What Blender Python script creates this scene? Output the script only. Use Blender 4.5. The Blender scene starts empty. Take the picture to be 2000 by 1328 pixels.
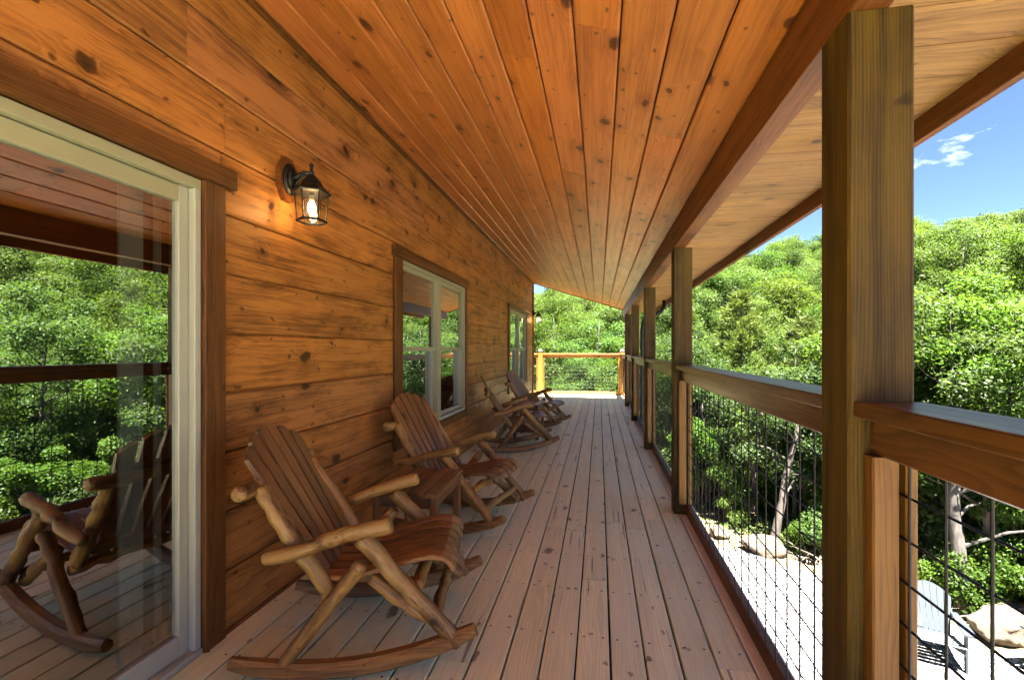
import bpy, bmesh, math, random
import numpy as np
from mathutils import Vector, Matrix, noise

# ------------------------------------------------------------------ camera, sky, sun, exposure
sc = bpy.context.scene
COL = sc.collection
YAW = math.atan(170 / 900)
cam_data = bpy.data.cameras.new('camera')
cam_data.sensor_width = 36
cam_data.lens = 16.2
cam_data.shift_y = 0.009
cam_data.clip_start = 0.05
cam_data.clip_end = 3000
cam = bpy.data.objects.new('camera', cam_data)
COL.objects.link(cam)
cam.location = (0, 0, 1.29)
cam.rotation_euler = (math.radians(90), 0, YAW)
sc.camera = cam

SUN_FROM = Vector((0.12, -0.30, 1.0)).normalized()
SUN_EL = math.asin(SUN_FROM.z)
SUN_AZ = math.atan2(SUN_FROM.x, SUN_FROM.y)
world = bpy.data.worlds.new('World')
sc.world = world
world.use_nodes = True
wn, wl = world.node_tree.nodes, world.node_tree.links
wn.clear()
w_out = wn.new('ShaderNodeOutputWorld')
w_bg = wn.new('ShaderNodeBackground')
w_bg.inputs['Strength'].default_value = 0.05
w_sky = wn.new('ShaderNodeTexSky')
w_sky.sky_type = 'NISHITA'
w_sky.sun_disc = False
w_sky.sun_elevation = SUN_EL
w_sky.sun_rotation = SUN_AZ
w_sky.altitude = 400
w_sky.air_density = 0.20
w_sky.dust_density = 0.05
w_sky.ozone_density = 3.0
# small fair-weather clouds scattered over the whole sky
w_tc = wn.new('ShaderNodeTexCoord')
w_map = wn.new('ShaderNodeMapping')
w_map.inputs['Scale'].default_value = (1.0, 1.0, 2.4)
w_map.inputs['Location'].default_value = (0.35, 0.1, 0.0)
w_n1 = wn.new('ShaderNodeTexNoise')
w_n1.inputs['Scale'].default_value = 7.0
w_n1.inputs['Detail'].default_value = 7
w_n1.inputs['Roughness'].default_value = 0.58
w_n1.inputs['Distortion'].default_value = 0.3
w_rmp = wn.new('ShaderNodeValToRGB')
w_rmp.color_ramp.elements[0].position = 0.60
w_rmp.color_ramp.elements[0].color = (0, 0, 0, 1)
w_rmp.color_ramp.elements[1].position = 0.80
w_rmp.color_ramp.elements[1].color = (1, 1, 1, 1)
w_mix = wn.new('ShaderNodeMix')
w_mix.data_type = 'RGBA'
w_mix.inputs['B'].default_value = (4.2, 4.3, 4.5, 1)
wl.new(w_tc.outputs['Generated'], w_map.inputs['Vector'])
wl.new(w_map.outputs['Vector'], w_n1.inputs['Vector'])
wl.new(w_n1.outputs['Fac'], w_rmp.inputs['Fac'])
wl.new(w_rmp.outputs['Color'], w_mix.inputs['Factor'])
wl.new(w_sky.outputs['Color'], w_mix.inputs['A'])
wl.new(w_mix.outputs['Result'], w_bg.inputs['Color'])
wl.new(w_bg.outputs['Background'], w_out.inputs['Surface'])

sun_data = bpy.data.lights.new('sun', 'SUN')
sun_data.energy = 5.0
sun_data.angle = math.radians(0.55)
sun_data.color = (1.0, 0.95, 0.86)
sun = bpy.data.objects.new('sun', sun_data)
COL.objects.link(sun)
sun.rotation_euler = SUN_FROM.to_track_quat('Z', 'Y').to_euler()
sun.location = SUN_FROM * 50

vs = sc.view_settings
vs.view_transform = 'Standard'
vs.look = 'None'
vs.exposure = 4.3
vs.gamma = 1.0
vs.use_curve_mapping = False
sc.render.engine = 'CYCLES'
cy = sc.cycles
cy.use_denoising = True
try:
    cy.denoiser = 'OPENIMAGEDENOISE'
    cy.denoising_input_passes = 'RGB_ALBEDO_NORMAL'
except Exception:
    pass
cy.max_bounces = 7
cy.diffuse_bounces = 5
cy.glossy_bounces = 4
cy.transmission_bounces = 6
cy.transparent_max_bounces = 8
cy.sample_clamp_indirect = 8.0
cy.caustics_reflective = False
cy.caustics_refractive = False
cy.use_adaptive_sampling = True
cy.adaptive_threshold = 0.015

random.seed(7)
RNG = np.random.default_rng(11)

# ------------------------------------------------------------------ small helpers
WM = {}

def place(o, parent=None, M=None):
    M = M if M is not None else Matrix.Identity(4)
    COL.objects.link(o)
    if parent is not None:
        o.parent = parent
        o.matrix_basis = WM[parent.name].inverted() @ M
    else:
        o.matrix_basis = M
    WM[o.name] = M
    return o

def tag(o, label=None, cat=None, group=None, kind=None):
    if label: o['label'] = label
    if cat: o['category'] = cat
    if group: o['group'] = group
    if kind: o['kind'] = kind
    return o

def empty(name, loc, rz=0.0, parent=None):
    o = bpy.data.objects.new(name, None)
    o.empty_display_size = 0.1
    return place(o, parent, Matrix.Translation(loc) @ Matrix.Rotation(rz, 4, 'Z'))

def mesh_obj(name, verts, faces, mat, parent=None, M=None, smooth=False):
    me = bpy.data.meshes.new(name)
    me.from_pydata([tuple(v) for v in verts], [], faces)
    me.update()
    if mat: me.materials.append(mat)
    if smooth:
        me.polygons.foreach_set('use_smooth', [True] * len(me.polygons))
    return place(bpy.data.objects.new(name, me), parent, M)

def prism_geo(section, x0, x1, v0=0):
    n = len(section)
    vs_ = [(x0, y, z) for y, z in section] + [(x1, y, z) for y, z in section]
    fs = [(v0 + i, v0 + (i + 1) % n, v0 + n + (i + 1) % n, v0 + n + i) for i in range(n)]
    fs = [tuple(reversed(f)) for f in fs]
    fs.append(tuple(v0 + i for i in range(n)))
    fs.append(tuple(v0 + n + i for i in reversed(range(n))))
    fs = [tuple(reversed(f)) for f in fs]
    return vs_, fs

def frame(loc, xd, yd):
    xd = Vector(xd).normalized(); yd = Vector(yd)
    zd = xd.cross(yd).normalized(); yd = zd.cross(xd)
    M = Matrix((xd, yd, zd)).transposed().to_4x4()
    M.translation = loc
    return M

def plank(name, L, W, T, loc, xd, yd, mat, parent, ch=0.004, all4=False):
    """lumber: local x = length from 0, y = width centred, z = thickness 0..T, face +z has eased edges"""
    h = W / 2
    if all4:
        sec = [(-h + ch, 0), (h - ch, 0), (h, ch), (h, T - ch), (h - ch, T), (-h + ch, T), (-h, T - ch), (-h, ch)]
    else:
        sec = [(-h, 0), (h, 0), (h, T - ch), (h - ch, T), (-h + ch, T), (-h, T - ch)]
    v, f = prism_geo(sec, 0, L)
    return mesh_obj(name, v, f, mat, parent, frame(Vector(loc), xd, yd))

def bar(name, lo, hi, axis, mat, parent, ch=0.003):
    """axis aligned lumber given by its corners, length along axis, with eased edges"""
    lo, hi = Vector(lo), Vector(hi)
    c = (lo + hi) / 2; s = hi - lo
    ax = 'xyz'.index(axis)
    xd = Vector((0, 0, 0)); xd[ax] = 1
    b = [i for i in range(3) if i != ax]
    yd = Vector((0, 0, 0)); yd[b[0]] = 1
    zd = xd.cross(yd)
    zi = b[1]
    T = s[zi]
    loc = c.copy(); loc[ax] = lo[ax]
    loc -= zd * (T / 2)
    return plank(name, s[ax], s[b[0]], T, loc, xd, yd, mat, parent, ch, True)

def tube_geo(path, radii, n=8, cap=True, v0=0, squash=None):
    path = [Vector(p) for p in path]
    verts, faces = [], []
    up = Vector((0, 0, 1))
    t0 = (path[1] - path[0]).normalized()
    if abs(t0.z) > 0.95: up = Vector((0, 1, 0))
    prev = None
    for i, p in enumerate(path):
        if i == 0: t = path[1] - path[0]
        elif i == len(path) - 1: t = path[-1] - path[-2]
        else: t = path[i + 1] - path[i - 1]
        t.normalize()
        a = up.cross(t) if prev is None else prev - t * prev.dot(t)
        if a.length < 1e-5: a = Vector((1, 0, 0)).cross(t)
        a.normalize(); prev = a
        b = t.cross(a)
        for k in range(n):
            th = 2 * math.pi * k / n
            verts.append(p + (a * math.cos(th) + b * math.sin(th)) * radii[i])
    for i in range(len(path) - 1):
        for k in range(n):
            k2 = (k + 1) % n
            faces.append((v0 + i * n + k, v0 + i * n + k2, v0 + (i + 1) * n + k2, v0 + (i + 1) * n + k))
    if cap:
        faces.append(tuple(v0 + k for k in reversed(range(n))))
        e = (len(path) - 1) * n
        faces.append(tuple(v0 + e + k for k in range(n)))
    return verts, faces

class MB:
    def __init__(self): self.v = []; self.f = []
    def add(self, v, f):
        o = len(self.v)
        self.v += [tuple(p) for p in v]; self.f += [tuple(i + o for i in q) for q in f]; return self
    def tube(self, path, radii, n=8):
        if not isinstance(radii, (list, tuple)): radii = [radii] * len(path)
        return self.add(*tube_geo(path, radii, n))
    def box(self, lo, hi):
        x0, y0, z0 = lo; x1, y1, z1 = hi
        return self.add([(x0, y0, z0), (x1, y0, z0), (x1, y1, z0), (x0, y1, z0), (x0, y0, z1), (x1, y0, z1), (x1, y1, z1), (x0, y1, z1)],
                        [(3, 2, 1, 0), (4, 5, 6, 7), (0, 1, 5, 4), (1, 2, 6, 5), (2, 3, 7, 6), (3, 0, 4, 7)])
    def build(self, name, mat, parent=None, M=None, smooth=False):
        return mesh_obj(name, self.v, self.f, mat, parent, M, smooth)

def copy_tree(o, M, parent=None):
    """copy a thing with its parts and sub-parts"""
    c = o.copy(); COL.objects.link(c)
    if parent is None:
        c.matrix_basis = M; WM[c.name] = M
    else:
        c.parent = parent
    for ch in list(o.children): copy_tree(ch, None, c)
    return c

# ------------------------------------------------------------------ materials
def new_mat(name):
    m = bpy.data.materials.new(name); m.use_nodes = True
    nt = m.node_tree; nt.nodes.clear()
    return m, nt.nodes, nt.links

def math_node(n, l, op, a, b=None, c=None, clamp=False):
    m = n.new('ShaderNodeMath'); m.operation = op; m.use_clamp = clamp
    for i, v in enumerate((a, b, c)):
        if v is None: continue
        if isinstance(v, (int, float)): m.inputs[i].default_value = v
        else: l.new(v, m.inputs[i])
    return m.outputs[0]

def mixc(n, l, fac, a, b, mode='MIX'):
    m = n.new('ShaderNodeMix'); m.data_type = 'RGBA'; m.blend_type = mode
    for s, v in (('Factor', fac), ('A', a), ('B', b)):
        if isinstance(v, (int, float)): m.inputs[s].default_value = v
        elif isinstance(v, tuple): m.inputs[s].default_value = (*v, 1)
        else: l.new(v, m.inputs[s])
    return m.outputs['Result']

def ramp(n, l, fac, stops):
    r = n.new('ShaderNodeValToRGB')
    el = r.color_ramp.elements
    while len(el) < len(stops): el.new(0.5)
    for e, (p, c) in zip(el, stops):
        e.position = p; e.color = (*c, 1) if isinstance(c, tuple) else (c, c, c, 1)
    l.new(fac, r.inputs['Fac']); return r.outputs['Color']

def wood(name, light, dark, knotcol=(0.035, 0.012, 0.004), rough=0.5, rings=70, knots=0.55, knot_scale=1.7,
         streak=0.5, vary=0.35, blotch=0.4, bump=0.25, grey=None, coat=0.0, spec=0.4, ringw=0.55, crack=0.0, wave=9.0, fiber=1.1):
    """stained lumber; object x runs along the grain"""
    m, n, l = new_mat(name)
    out = n.new('ShaderNodeOutputMaterial'); p = n.new('ShaderNodeBsdfPrincipled')
    tc = n.new('ShaderNodeTexCoord'); oi = n.new('ShaderNodeObjectInfo')
    off = n.new('ShaderNodeVectorMath'); off.operation = 'MULTIPLY_ADD'
    cmb = n.new('ShaderNodeCombineXYZ')
    for s in 'XYZ': l.new(oi.outputs['Random'], cmb.inputs[s])
    l.new(cmb.outputs[0], off.inputs[0]); off.inputs[1].default_value = (53.0, 17.0, 29.0)
    l.new(tc.outputs['Object'], off.inputs[2])
    P = off.outputs[0]
    # knots
    mp = n.new('ShaderNodeMapping'); mp.inputs['Scale'].default_value = (knot_scale, knot_scale * 1.5, 1.0)
    s0 = n.new('ShaderNodeSeparateXYZ'); l.new(P, s0.inputs[0])
    c0 = n.new('ShaderNodeCombineXYZ'); l.new(s0.outputs['X'], c0.inputs['X'])
    l.new(math_node(n, l, 'MULTIPLY_ADD', s0.outputs['Z'], 0.9, s0.outputs['Y']), c0.inputs['Y'])
    l.new(c0.outputs[0], mp.inputs['Vector'])
    wob = n.new('ShaderNodeTexNoise'); wob.inputs['Scale'].default_value = 13; wob.inputs['Detail'].default_value = 3
    l.new(P, wob.inputs['Vector'])
    mpw = n.new('ShaderNodeVectorMath'); mpw.operation = 'MULTIPLY_ADD'
    l.new(wob.outputs['Color'], mpw.inputs[0]); mpw.inputs[1].default_value = (0.17, 0.17, 0.17)
    l.new(mp.outputs['Vector'], mpw.inputs[2])
    vo = n.new('ShaderNodeTexVoronoi'); vo.voronoi_dimensions = '2D'; vo.inputs['Scale'].default_value = 1.0; vo.inputs['Randomness'].default_value = 1.0
    l.new(mpw.outputs[0], vo.inputs['Vector'])
    sep = n.new('ShaderNodeSeparateColor'); l.new(vo.outputs['Color'], sep.inputs[0])
    has = math_node(n, l, 'LESS_THAN', sep.outputs[0], knots)
    size = math_node(n, l, 'MULTIPLY_ADD', math_node(n, l, 'POWER', sep.outputs[1], 1.5), 0.85, 0.40)
    dist = math_node(n, l, 'DIVIDE', vo.outputs['Distance'], size)
    core = math_node(n, l, 'MULTIPLY', ramp(n, l, dist, [(0.0, 1.0), (0.07, 0.85), (0.098, 0.0)]), has)
    halo = math_node(n, l, 'MULTIPLY', ramp(n, l, dist, [(0.0, 1.0), (0.08, 0.6), (0.30, 0.0)]), has)
    # pin knots
    v2 = n.new('ShaderNodeTexVoronoi'); v2.voronoi_dimensions = '2D'; v2.inputs['Scale'].default_value = 2.6
    l.new(mpw.outputs[0], v2.inputs['Vector'])
    sq = n.new('ShaderNodeSeparateColor'); l.new(v2.outputs['Color'], sq.inputs[0])
    pin = math_node(n, l, 'MULTIPLY', ramp(n, l, v2.outputs['Distance'], [(0.0, 1.0), (0.05, 0.7), (0.085, 0.0)]), math_node(n, l, 'LESS_THAN', sq.outputs[0], knots * 0.5))
    # growth rings bent round the knots
    sx = n.new('ShaderNodeSeparateXYZ'); l.new(P, sx.inputs[0])
    mp2 = n.new('ShaderNodeMapping'); mp2.inputs['Scale'].default_value = (1.1, 7.0, 7.0)
    l.new(P, mp2.inputs['Vector'])
    low = n.new('ShaderNodeTexNoise'); low.inputs['Scale'].default_value = 1.0; low.inputs['Detail'].default_value = 3
    l.new(mp2.outputs[0], low.inputs['Vector'])
    w1 = math_node(n, l, 'MULTIPLY', math_node(n, l, 'ADD', sx.outputs['Y'], math_node(n, l, 'MULTIPLY', sx.outputs['Z'], 0.9)), rings)
    w2 = math_node(n, l, 'MULTIPLY_ADD', low.outputs['Fac'], wave, w1)
    w3 = math_node(n, l, 'MULTIPLY_ADD', halo, 3.2, w2)
    fr = math_node(n, l, 'FRACT', w3)
    ring = ramp(n, l, fr, [(0.0, 0.0), (0.62, 0.55), (0.9, 1.0), (1.0, 0.0)])
    # fine fibres
    mp3 = n.new('ShaderNodeMapping'); mp3.inputs['Scale'].default_value = (4.0, 150.0, 150.0)
    l.new(P, mp3.inputs['Vector'])
    fib = n.new('ShaderNodeTexNoise'); fib.inputs['Scale'].default_value = 1.0; fib.inputs['Detail'].default_value = 3
    l.new(mp3.outputs[0], fib.inputs['Vector'])
    mp4 = n.new('ShaderNodeMapping'); mp4.inputs['Scale'].default_value = (1.3, 34.0, 34.0)
    l.new(P, mp4.inputs['Vector'])
    stk = n.new('ShaderNodeTexNoise'); stk.inputs['Scale'].default_value = 1.0; stk.inputs['Detail'].default_value = 5
    l.new(mp4.outputs[0], stk.inputs['Vector'])
    blo = n.new('ShaderNodeTexNoise'); blo.inputs['Scale'].default_value = 1.0; blo.inputs['Detail'].default_value = 5; blo.inputs['Roughness'].default_value = 0.6
    mp5 = n.new('ShaderNodeMapping'); mp5.inputs['Scale'].default_value = (2.2, 6.0, 6.0); l.new(P, mp5.inputs['Vector'])
    l.new(mp5.outputs[0], blo.inputs['Vector'])
    g = math_node(n, l, 'MULTIPLY', ring, ringw)
    g = math_node(n, l, 'MULTIPLY_ADD', math_node(n, l, 'SUBTRACT', stk.outputs['Fac'], 0.42), streak * 2.2, g)
    g = math_node(n, l, 'MULTIPLY_ADD', math_node(n, l, 'SUBTRACT', fib.outputs['Fac'], 0.5), fiber, g)
    g = math_node(n, l, 'MULTIPLY_ADD', math_node(n, l, 'SUBTRACT', blo.outputs['Fac'], 0.5), blotch * 2.4, g)
    g = math_node(n, l, 'MULTIPLY_ADD', halo, 0.5, g, clamp=True)
    colr = mixc(n, l, g, light, dark)
    # board to board difference
    wn_ = n.new('ShaderNodeTexWhiteNoise'); wn_.noise_dimensions = '1D'; l.new(oi.outputs['Random'], wn_.inputs['W'])
    val = math_node(n, l, 'MULTIPLY_ADD', wn_.outputs['Value'], vary, 1.0 - vary / 2)
    hsv = n.new('ShaderNodeHueSaturation')
    sp2 = n.new('ShaderNodeSeparateColor'); l.new(wn_.outputs['Color'], sp2.inputs[0])
    l.new(math_node(n, l, 'MULTIPLY_ADD', sp2.outputs[1], 0.006, 0.497), hsv.inputs['Hue'])
    l.new(math_node(n, l, 'MULTIPLY_ADD', sp2.outputs[2], 0.05, 0.98), hsv.inputs['Saturation'])
    l.new(val, hsv.inputs['Value']); l.new(colr, hsv.inputs['Color'])
    colr = hsv.outputs['Color']
    if grey:
        gr = n.new('ShaderNodeTexNoise'); gr.inputs['Scale'].default_value = 1.3; gr.inputs['Detail'].default_value = 6
        l.new(tc.outputs['Object'], gr.inputs['Vector'])
        gf = ramp(n, l, gr.outputs['Fac'], [(0.42, 0.0), (0.68, 0.75)])
        colr = mixc(n, l, gf, colr, grey)
    kr = math_node(n, l, 'MULTIPLY', ramp(n, l, math_node(n, l, 'FRACT', math_node(n, l, 'MULTIPLY', dist, 42.0)), [(0.0, 0.0), (0.6, 0.45), (1.0, 0.0)]), 1.0)
    knotcol = mixc(n, l, kr, knotcol, tuple(0.55 * a for a in dark))
    colr = mixc(n, l, math_node(n, l, 'MAXIMUM', math_node(n, l, 'MULTIPLY', core, 0.93), math_node(n, l, 'MULTIPLY', pin, 0.8)), colr, knotcol)
    if crack:
        mp6 = n.new('ShaderNodeMapping'); mp6.inputs['Scale'].default_value = (1.1, 38.0, 38.0); l.new(P, mp6.inputs['Vector'])
        ck = n.new('ShaderNodeTexNoise'); ck.inputs['Scale'].default_value = 1.0; ck.inputs['Detail'].default_value = 2
        l.new(mp6.outputs[0], ck.inputs['Vector'])
        cm = ramp(n, l, ck.outputs['Fac'], [(0.685, 0.0), (0.715, 1.0)])
        colr = mixc(n, l, math_node(n, l, 'MULTIPLY', cm, crack), colr, (0.012, 0.007, 0.004))
    l.new(colr, p.inputs['Base Color'])
    rg = math_node(n, l, 'MULTIPLY_ADD', stk.outputs['Fac'], 0.28, rough - 0.14)
    l.new(rg, p.inputs['Roughness'])
    p.inputs['Specular IOR Level'].default_value = spec
    p.inputs['Coat Weight'].default_value = coat
    p.inputs['Coat Roughness'].default_value = 0.22
    hgt = math_node(n, l, 'MULTIPLY_ADD', ring, 0.5, fib.outputs['Fac'])
    hgt = math_node(n, l, 'MULTIPLY_ADD', core, -0.9, hgt)
    bp = n.new('ShaderNodeBump'); bp.inputs['Strength'].default_value = bump; bp.inputs['Distance'].default_value = 0.0022
    l.new(hgt, bp.inputs['Height']); l.new(bp.outputs[0], p.inputs['Normal'])
    l.new(p.outputs[0], out.inputs[0])
    return m

def plain(name, colr, rough=0.5, metal=0.0, spec=0.5, nscale=0, namp=0.15, bump=0.0, dirt=None):
    m, n, l = new_mat(name)
    out = n.new('ShaderNodeOutputMaterial'); p = n.new('ShaderNodeBsdfPrincipled')
    p.inputs['Roughness'].default_value = rough; p.inputs['Metallic'].default_value = metal
    p.inputs['Specular IOR Level'].default_value = spec
    if nscale:
        tc = n.new('ShaderNodeTexCoord'); nz = n.new('ShaderNodeTexNoise')
        nz.inputs['Scale'].default_value = nscale; nz.inputs['Detail'].default_value = 5
        l.new(tc.outputs['Object'], nz.inputs['Vector'])
        lo = tuple(c * (1 - namp) for c in colr); hi = tuple(min(1, c * (1 + namp)) for c in colr)
        c_ = ramp(n, l, nz.outputs['Fac'], [(0.3, lo), (0.7, hi)])
        l.new(c_, p.inputs['Base Color'])
        if bump:
            bp = n.new('ShaderNodeBump'); bp.inputs['Strength'].default_value = bump; bp.inputs['Distance'].default_value = 0.01
            l.new(nz.outputs['Fac'], bp.inputs['Height']); l.new(bp.outputs[0], p.inputs['Normal'])
    else:
        p.inputs['Base Color'].default_value = (*colr, 1)
    l.new(p.outputs[0], out.inputs[0])
    return m

def glass_mat(name, refl=0.42, tint=(0.55, 0.62, 0.60)):
    """coated insulating glass: strong mirror, tinted see-through"""
    m, n, l = new_mat(name)
    out = n.new('ShaderNodeOutputMaterial')
    gl = n.new('ShaderNodeBsdfGlossy'); gl.inputs['Roughness'].default_value = 0.0
    gl.inputs['Color'].default_value = (0.95, 1.0, 0.97, 1)
    tr = n.new('ShaderNodeBsdfTransparent'); tr.inputs['Color'].default_value = (*tint, 1)
    lw = n.new('ShaderNodeLayerWeight'); lw.inputs['Blend'].default_value = 0.35
    f = math_node(n, l, 'MULTIPLY_ADD', lw.outputs['Fresnel'], 0.8, refl, clamp=True)
    tc = n.new('ShaderNodeTexCoord'); nz = n.new('ShaderNodeTexNoise'); nz.inputs['Scale'].default_value = 1.6
    l.new(tc.outputs['Object'], nz.inputs['Vector'])
    bp = n.new('ShaderNodeBump'); bp.inputs['Strength'].default_value = 0.02; bp.inputs['Distance'].default_value = 0.02
    l.new(nz.outputs['Fac'], bp.inputs['Height']); l.new(bp.outputs[0], gl.inputs['Normal'])
    mx = n.new('ShaderNodeMixShader'); l.new(f, mx.inputs[0]); l.new(tr.outputs[0], mx.inputs[1]); l.new(gl.outputs[0], mx.inputs[2])
    l.new(mx.outputs[0], out.inputs[0])
    return m

def leaf_mat(name, c0, c1, c2, trans=0.5):
    m, n, l = new_mat(name)
    out = n.new('ShaderNodeOutputMaterial'); p = n.new('ShaderNodeBsdfPrincipled')
    at = n.new('ShaderNodeAttribute'); at.attribute_name = 'tint'
    oi = n.new('ShaderNodeObjectInfo')
    c = ramp(n, l, at.outputs['Fac'], [(0.0, c0), (0.55, c1), (1.0, c2)])
    h = n.new('ShaderNodeHueSaturation')
    wn_ = n.new('ShaderNodeTexWhiteNoise'); wn_.noise_dimensions = '1D'; l.new(oi.outputs['Random'], wn_.inputs['W'])
    sp = n.new('ShaderNodeSeparateColor'); l.new(wn_.outputs['Color'], sp.inputs[0])
    l.new(math_node(n, l, 'MULTIPLY_ADD', sp.outputs[0], 0.035, 0.482), h.inputs['Hue'])
    l.new(math_node(n, l, 'MULTIPLY_ADD', sp.outputs[1], 0.25, 0.85), h.inputs['Saturation'])
    l.new(math_node(n, l, 'MULTIPLY_ADD', sp.outputs[2], 0.6, 0.7), h.inputs['Value'])
    l.new(c, h.inputs['Color'])
    l.new(h.outputs[0], p.inputs['Base Color'])
    p.inputs['Roughness'].default_value = 0.55; p.inputs['Specular IOR Level'].default_value = 0.22
    tl = n.new('ShaderNodeBsdfTranslucent')
    br = mixc(n, l, 0.5, h.outputs[0], (0.115, 0.18, 0.015), 'MIX')
    l.new(br, tl.inputs['Color'])
    mx = n.new('ShaderNodeMixShader'); mx.inputs[0].default_value = trans
    l.new(p.outputs[0], mx.inputs[1]); l.new(tl.outputs[0], mx.inputs[2]); l.new(mx.outputs[0], out.inputs[0])
    return m

def bark_mat(name, c0, c1, scale=6.0):
    m, n, l = new_mat(name)
    out = n.new('ShaderNodeOutputMaterial'); p = n.new('ShaderNodeBsdfPrincipled')
    tc = n.new('ShaderNodeTexCoord'); mp = n.new('ShaderNodeMapping'); mp.inputs['Scale'].default_value = (scale * 2, scale * 2, scale * 0.5)
    l.new(tc.outputs['Object'], mp.inputs['Vector'])
    nz = n.new('ShaderNodeTexNoise'); nz.inputs['Scale'].default_value = 1.5; nz.inputs['Detail'].default_value = 6
    l.new(mp.outputs[0], nz.inputs['Vector'])
    l.new(ramp(n, l, nz.outputs['Fac'], [(0.35, c0), (0.65, c1)]), p.inputs['Base Color'])
    p.inputs['Roughness'].default_value = 0.9
    bp = n.new('ShaderNodeBump'); bp.inputs['Strength'].default_value = 0.6; bp.inputs['Distance'].default_value = 0.02
    l.new(nz.outputs['Fac'], bp.inputs['Height']); l.new(bp.outputs[0], p.inputs['Normal'])
    l.new(p.outputs[0], out.inputs[0])
    return m

def gravel_mat():
    m, n, l = new_mat('gravel')
    out = n.new('ShaderNodeOutputMaterial'); p = n.new('ShaderNodeBsdfPrincipled')
    tc = n.new('ShaderNodeTexCoord')
    vo = n.new('ShaderNodeTexVoronoi'); vo.inputs['Scale'].default_value = 26
    l.new(tc.outputs['Object'], vo.inputs['Vector'])
    nz = n.new('ShaderNodeTexNoise'); nz.inputs['Scale'].default_value = 0.9; nz.inputs['Detail'].default_value = 6
    l.new(tc.outputs['Object'], nz.inputs['Vector'])
    sp = n.new('ShaderNodeSeparateColor'); l.new(vo.outputs['Color'], sp.inputs[0])
    c = ramp(n, l, sp.outputs[0], [(0.0, (0.012, 0.012, 0.012)), (0.35, (0.045, 0.045, 0.045)), (0.6, (0.17, 0.17, 0.17)), (1.0, (0.33, 0.33, 0.33))])
    c = mixc(n, l, ramp(n, l, nz.outputs['Fac'], [(0.45, 0.0), (0.75, 0.45)]), c, (0.08, 0.07, 0.06))
    l.new(c, p.inputs['Base Color']); p.inputs['Roughness'].default_value = 0.9
    bp = n.new('ShaderNodeBump'); bp.inputs['Strength'].default_value = 0.9; bp.inputs['Distance'].default_value = 0.015
    l.new(vo.outputs['Distance'], bp.inputs['Height']); l.new(bp.outputs[0], p.inputs['Normal'])
    l.new(p.outputs[0], out.inputs[0])
    return m

def soil_mat():
    m, n, l = new_mat('forest_floor')
    out = n.new('ShaderNodeOutputMaterial'); p = n.new('ShaderNodeBsdfPrincipled')
    tc = n.new('ShaderNodeTexCoord')
    nz = n.new('ShaderNodeTexNoise'); nz.inputs['Scale'].default_value = 2.2; nz.inputs['Detail'].default_value = 8
    l.new(tc.outputs['Object'], nz.inputs['Vector'])
    vo = n.new('ShaderNodeTexVoronoi'); vo.inputs['Scale'].default_value = 9
    l.new(tc.outputs['Object'], vo.inputs['Vector'])
    sp = n.new('ShaderNodeSeparateColor'); l.new(vo.outputs['Color'], sp.inputs[0])
    c = ramp(n, l, nz.outputs['Fac'], [(0.3, (0.05, 0.06, 0.02)), (0.5, (0.12, 0.095, 0.05)), (0.7, (0.075, 0.11, 0.03))])
    c = mixc(n, l, math_node(n, l, 'MULTIPLY', sp.outputs[0], 0.5), c, (0.20, 0.13, 0.07))
    l.new(c, p.inputs['Base Color']); p.inputs['Roughness'].default_value = 0.95
    bp = n.new('ShaderNodeBump'); bp.inputs['Strength'].default_value = 0.8; bp.inputs['Distance'].default_value = 0.05
    l.new(nz.outputs['Fac'], bp.inputs['Height']); l.new(bp.outputs[0], p.inputs['Normal'])
    l.new(p.outputs[0], out.inputs[0])
    return m

def rock_mat():
    m, n, l = new_mat('rock')
    out = n.new('ShaderNodeOutputMaterial'); p = n.new('ShaderNodeBsdfPrincipled')
    tc = n.new('ShaderNodeTexCoord')
    nz = n.new('ShaderNodeTexNoise'); nz.inputs['Scale'].default_value = 4.5; nz.inputs['Detail'].default_value = 9; nz.inputs['Roughness'].default_value = 0.65
    l.new(tc.outputs['Object'], nz.inputs['Vector'])
    c = ramp(n, l, nz.outputs['Fac'], [(0.3, (0.02, 0.013, 0.008)), (0.48, (0.075, 0.055, 0.036)), (0.7, (0.14, 0.118, 0.092))])
    l.new(c, p.inputs['Base Color']); p.inputs['Roughness'].default_value = 0.9
    bp = n.new('ShaderNodeBump'); bp.inputs['Strength'].default_value = 0.8; bp.inputs['Distance'].default_value = 0.04
    l.new(nz.outputs['Fac'], bp.inputs['Height']); l.new(bp.outputs[0], p.inputs['Normal'])
    l.new(p.outputs[0], out.inputs[0])
    return m

M_SIDING = wood('siding_pine', (0.385, 0.155, 0.040), (0.100, 0.036, 0.010), knotcol=(0.02124, 0.00826, 0.00354), rough=0.5, rings=34, knots=0.92, knot_scale=1.9, vary=0.28, blotch=1.0, streak=0.7, ringw=0.36, spec=0.22)
M_CEIL = wood('ceiling_pine', (0.455, 0.150, 0.030), (0.205, 0.056, 0.012), knotcol=(0.0385, 0.011, 0.0033), rough=0.4, rings=40, knots=0.92, knot_scale=2.3, vary=0.30, blotch=0.65, streak=0.55, ringw=0.32, spec=0.35)
M_SOFFIT = wood('soffit_pine', (0.285, 0.142, 0.036), (0.125, 0.056, 0.013), rough=0.5, rings=40, knots=0.55, knot_scale=2.2, vary=0.25, ringw=0.55, blotch=0.6, spec=0.25)
M_BEAM = wood('beam_stain', (0.1615, 0.051, 0.0102), (0.068, 0.0204, 0.00425), rough=0.45, rings=40, knots=0.4, knot_scale=1.2, vary=0.12, blotch=0.7, spec=0.25, crack=0.7)
M_TRIM = wood('trim_stain', (0.135, 0.050, 0.011), (0.048, 0.018, 0.005), rough=0.5, rings=60, knots=0.35, vary=0.15, blotch=0.9, spec=0.25, crack=0.6)
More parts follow.
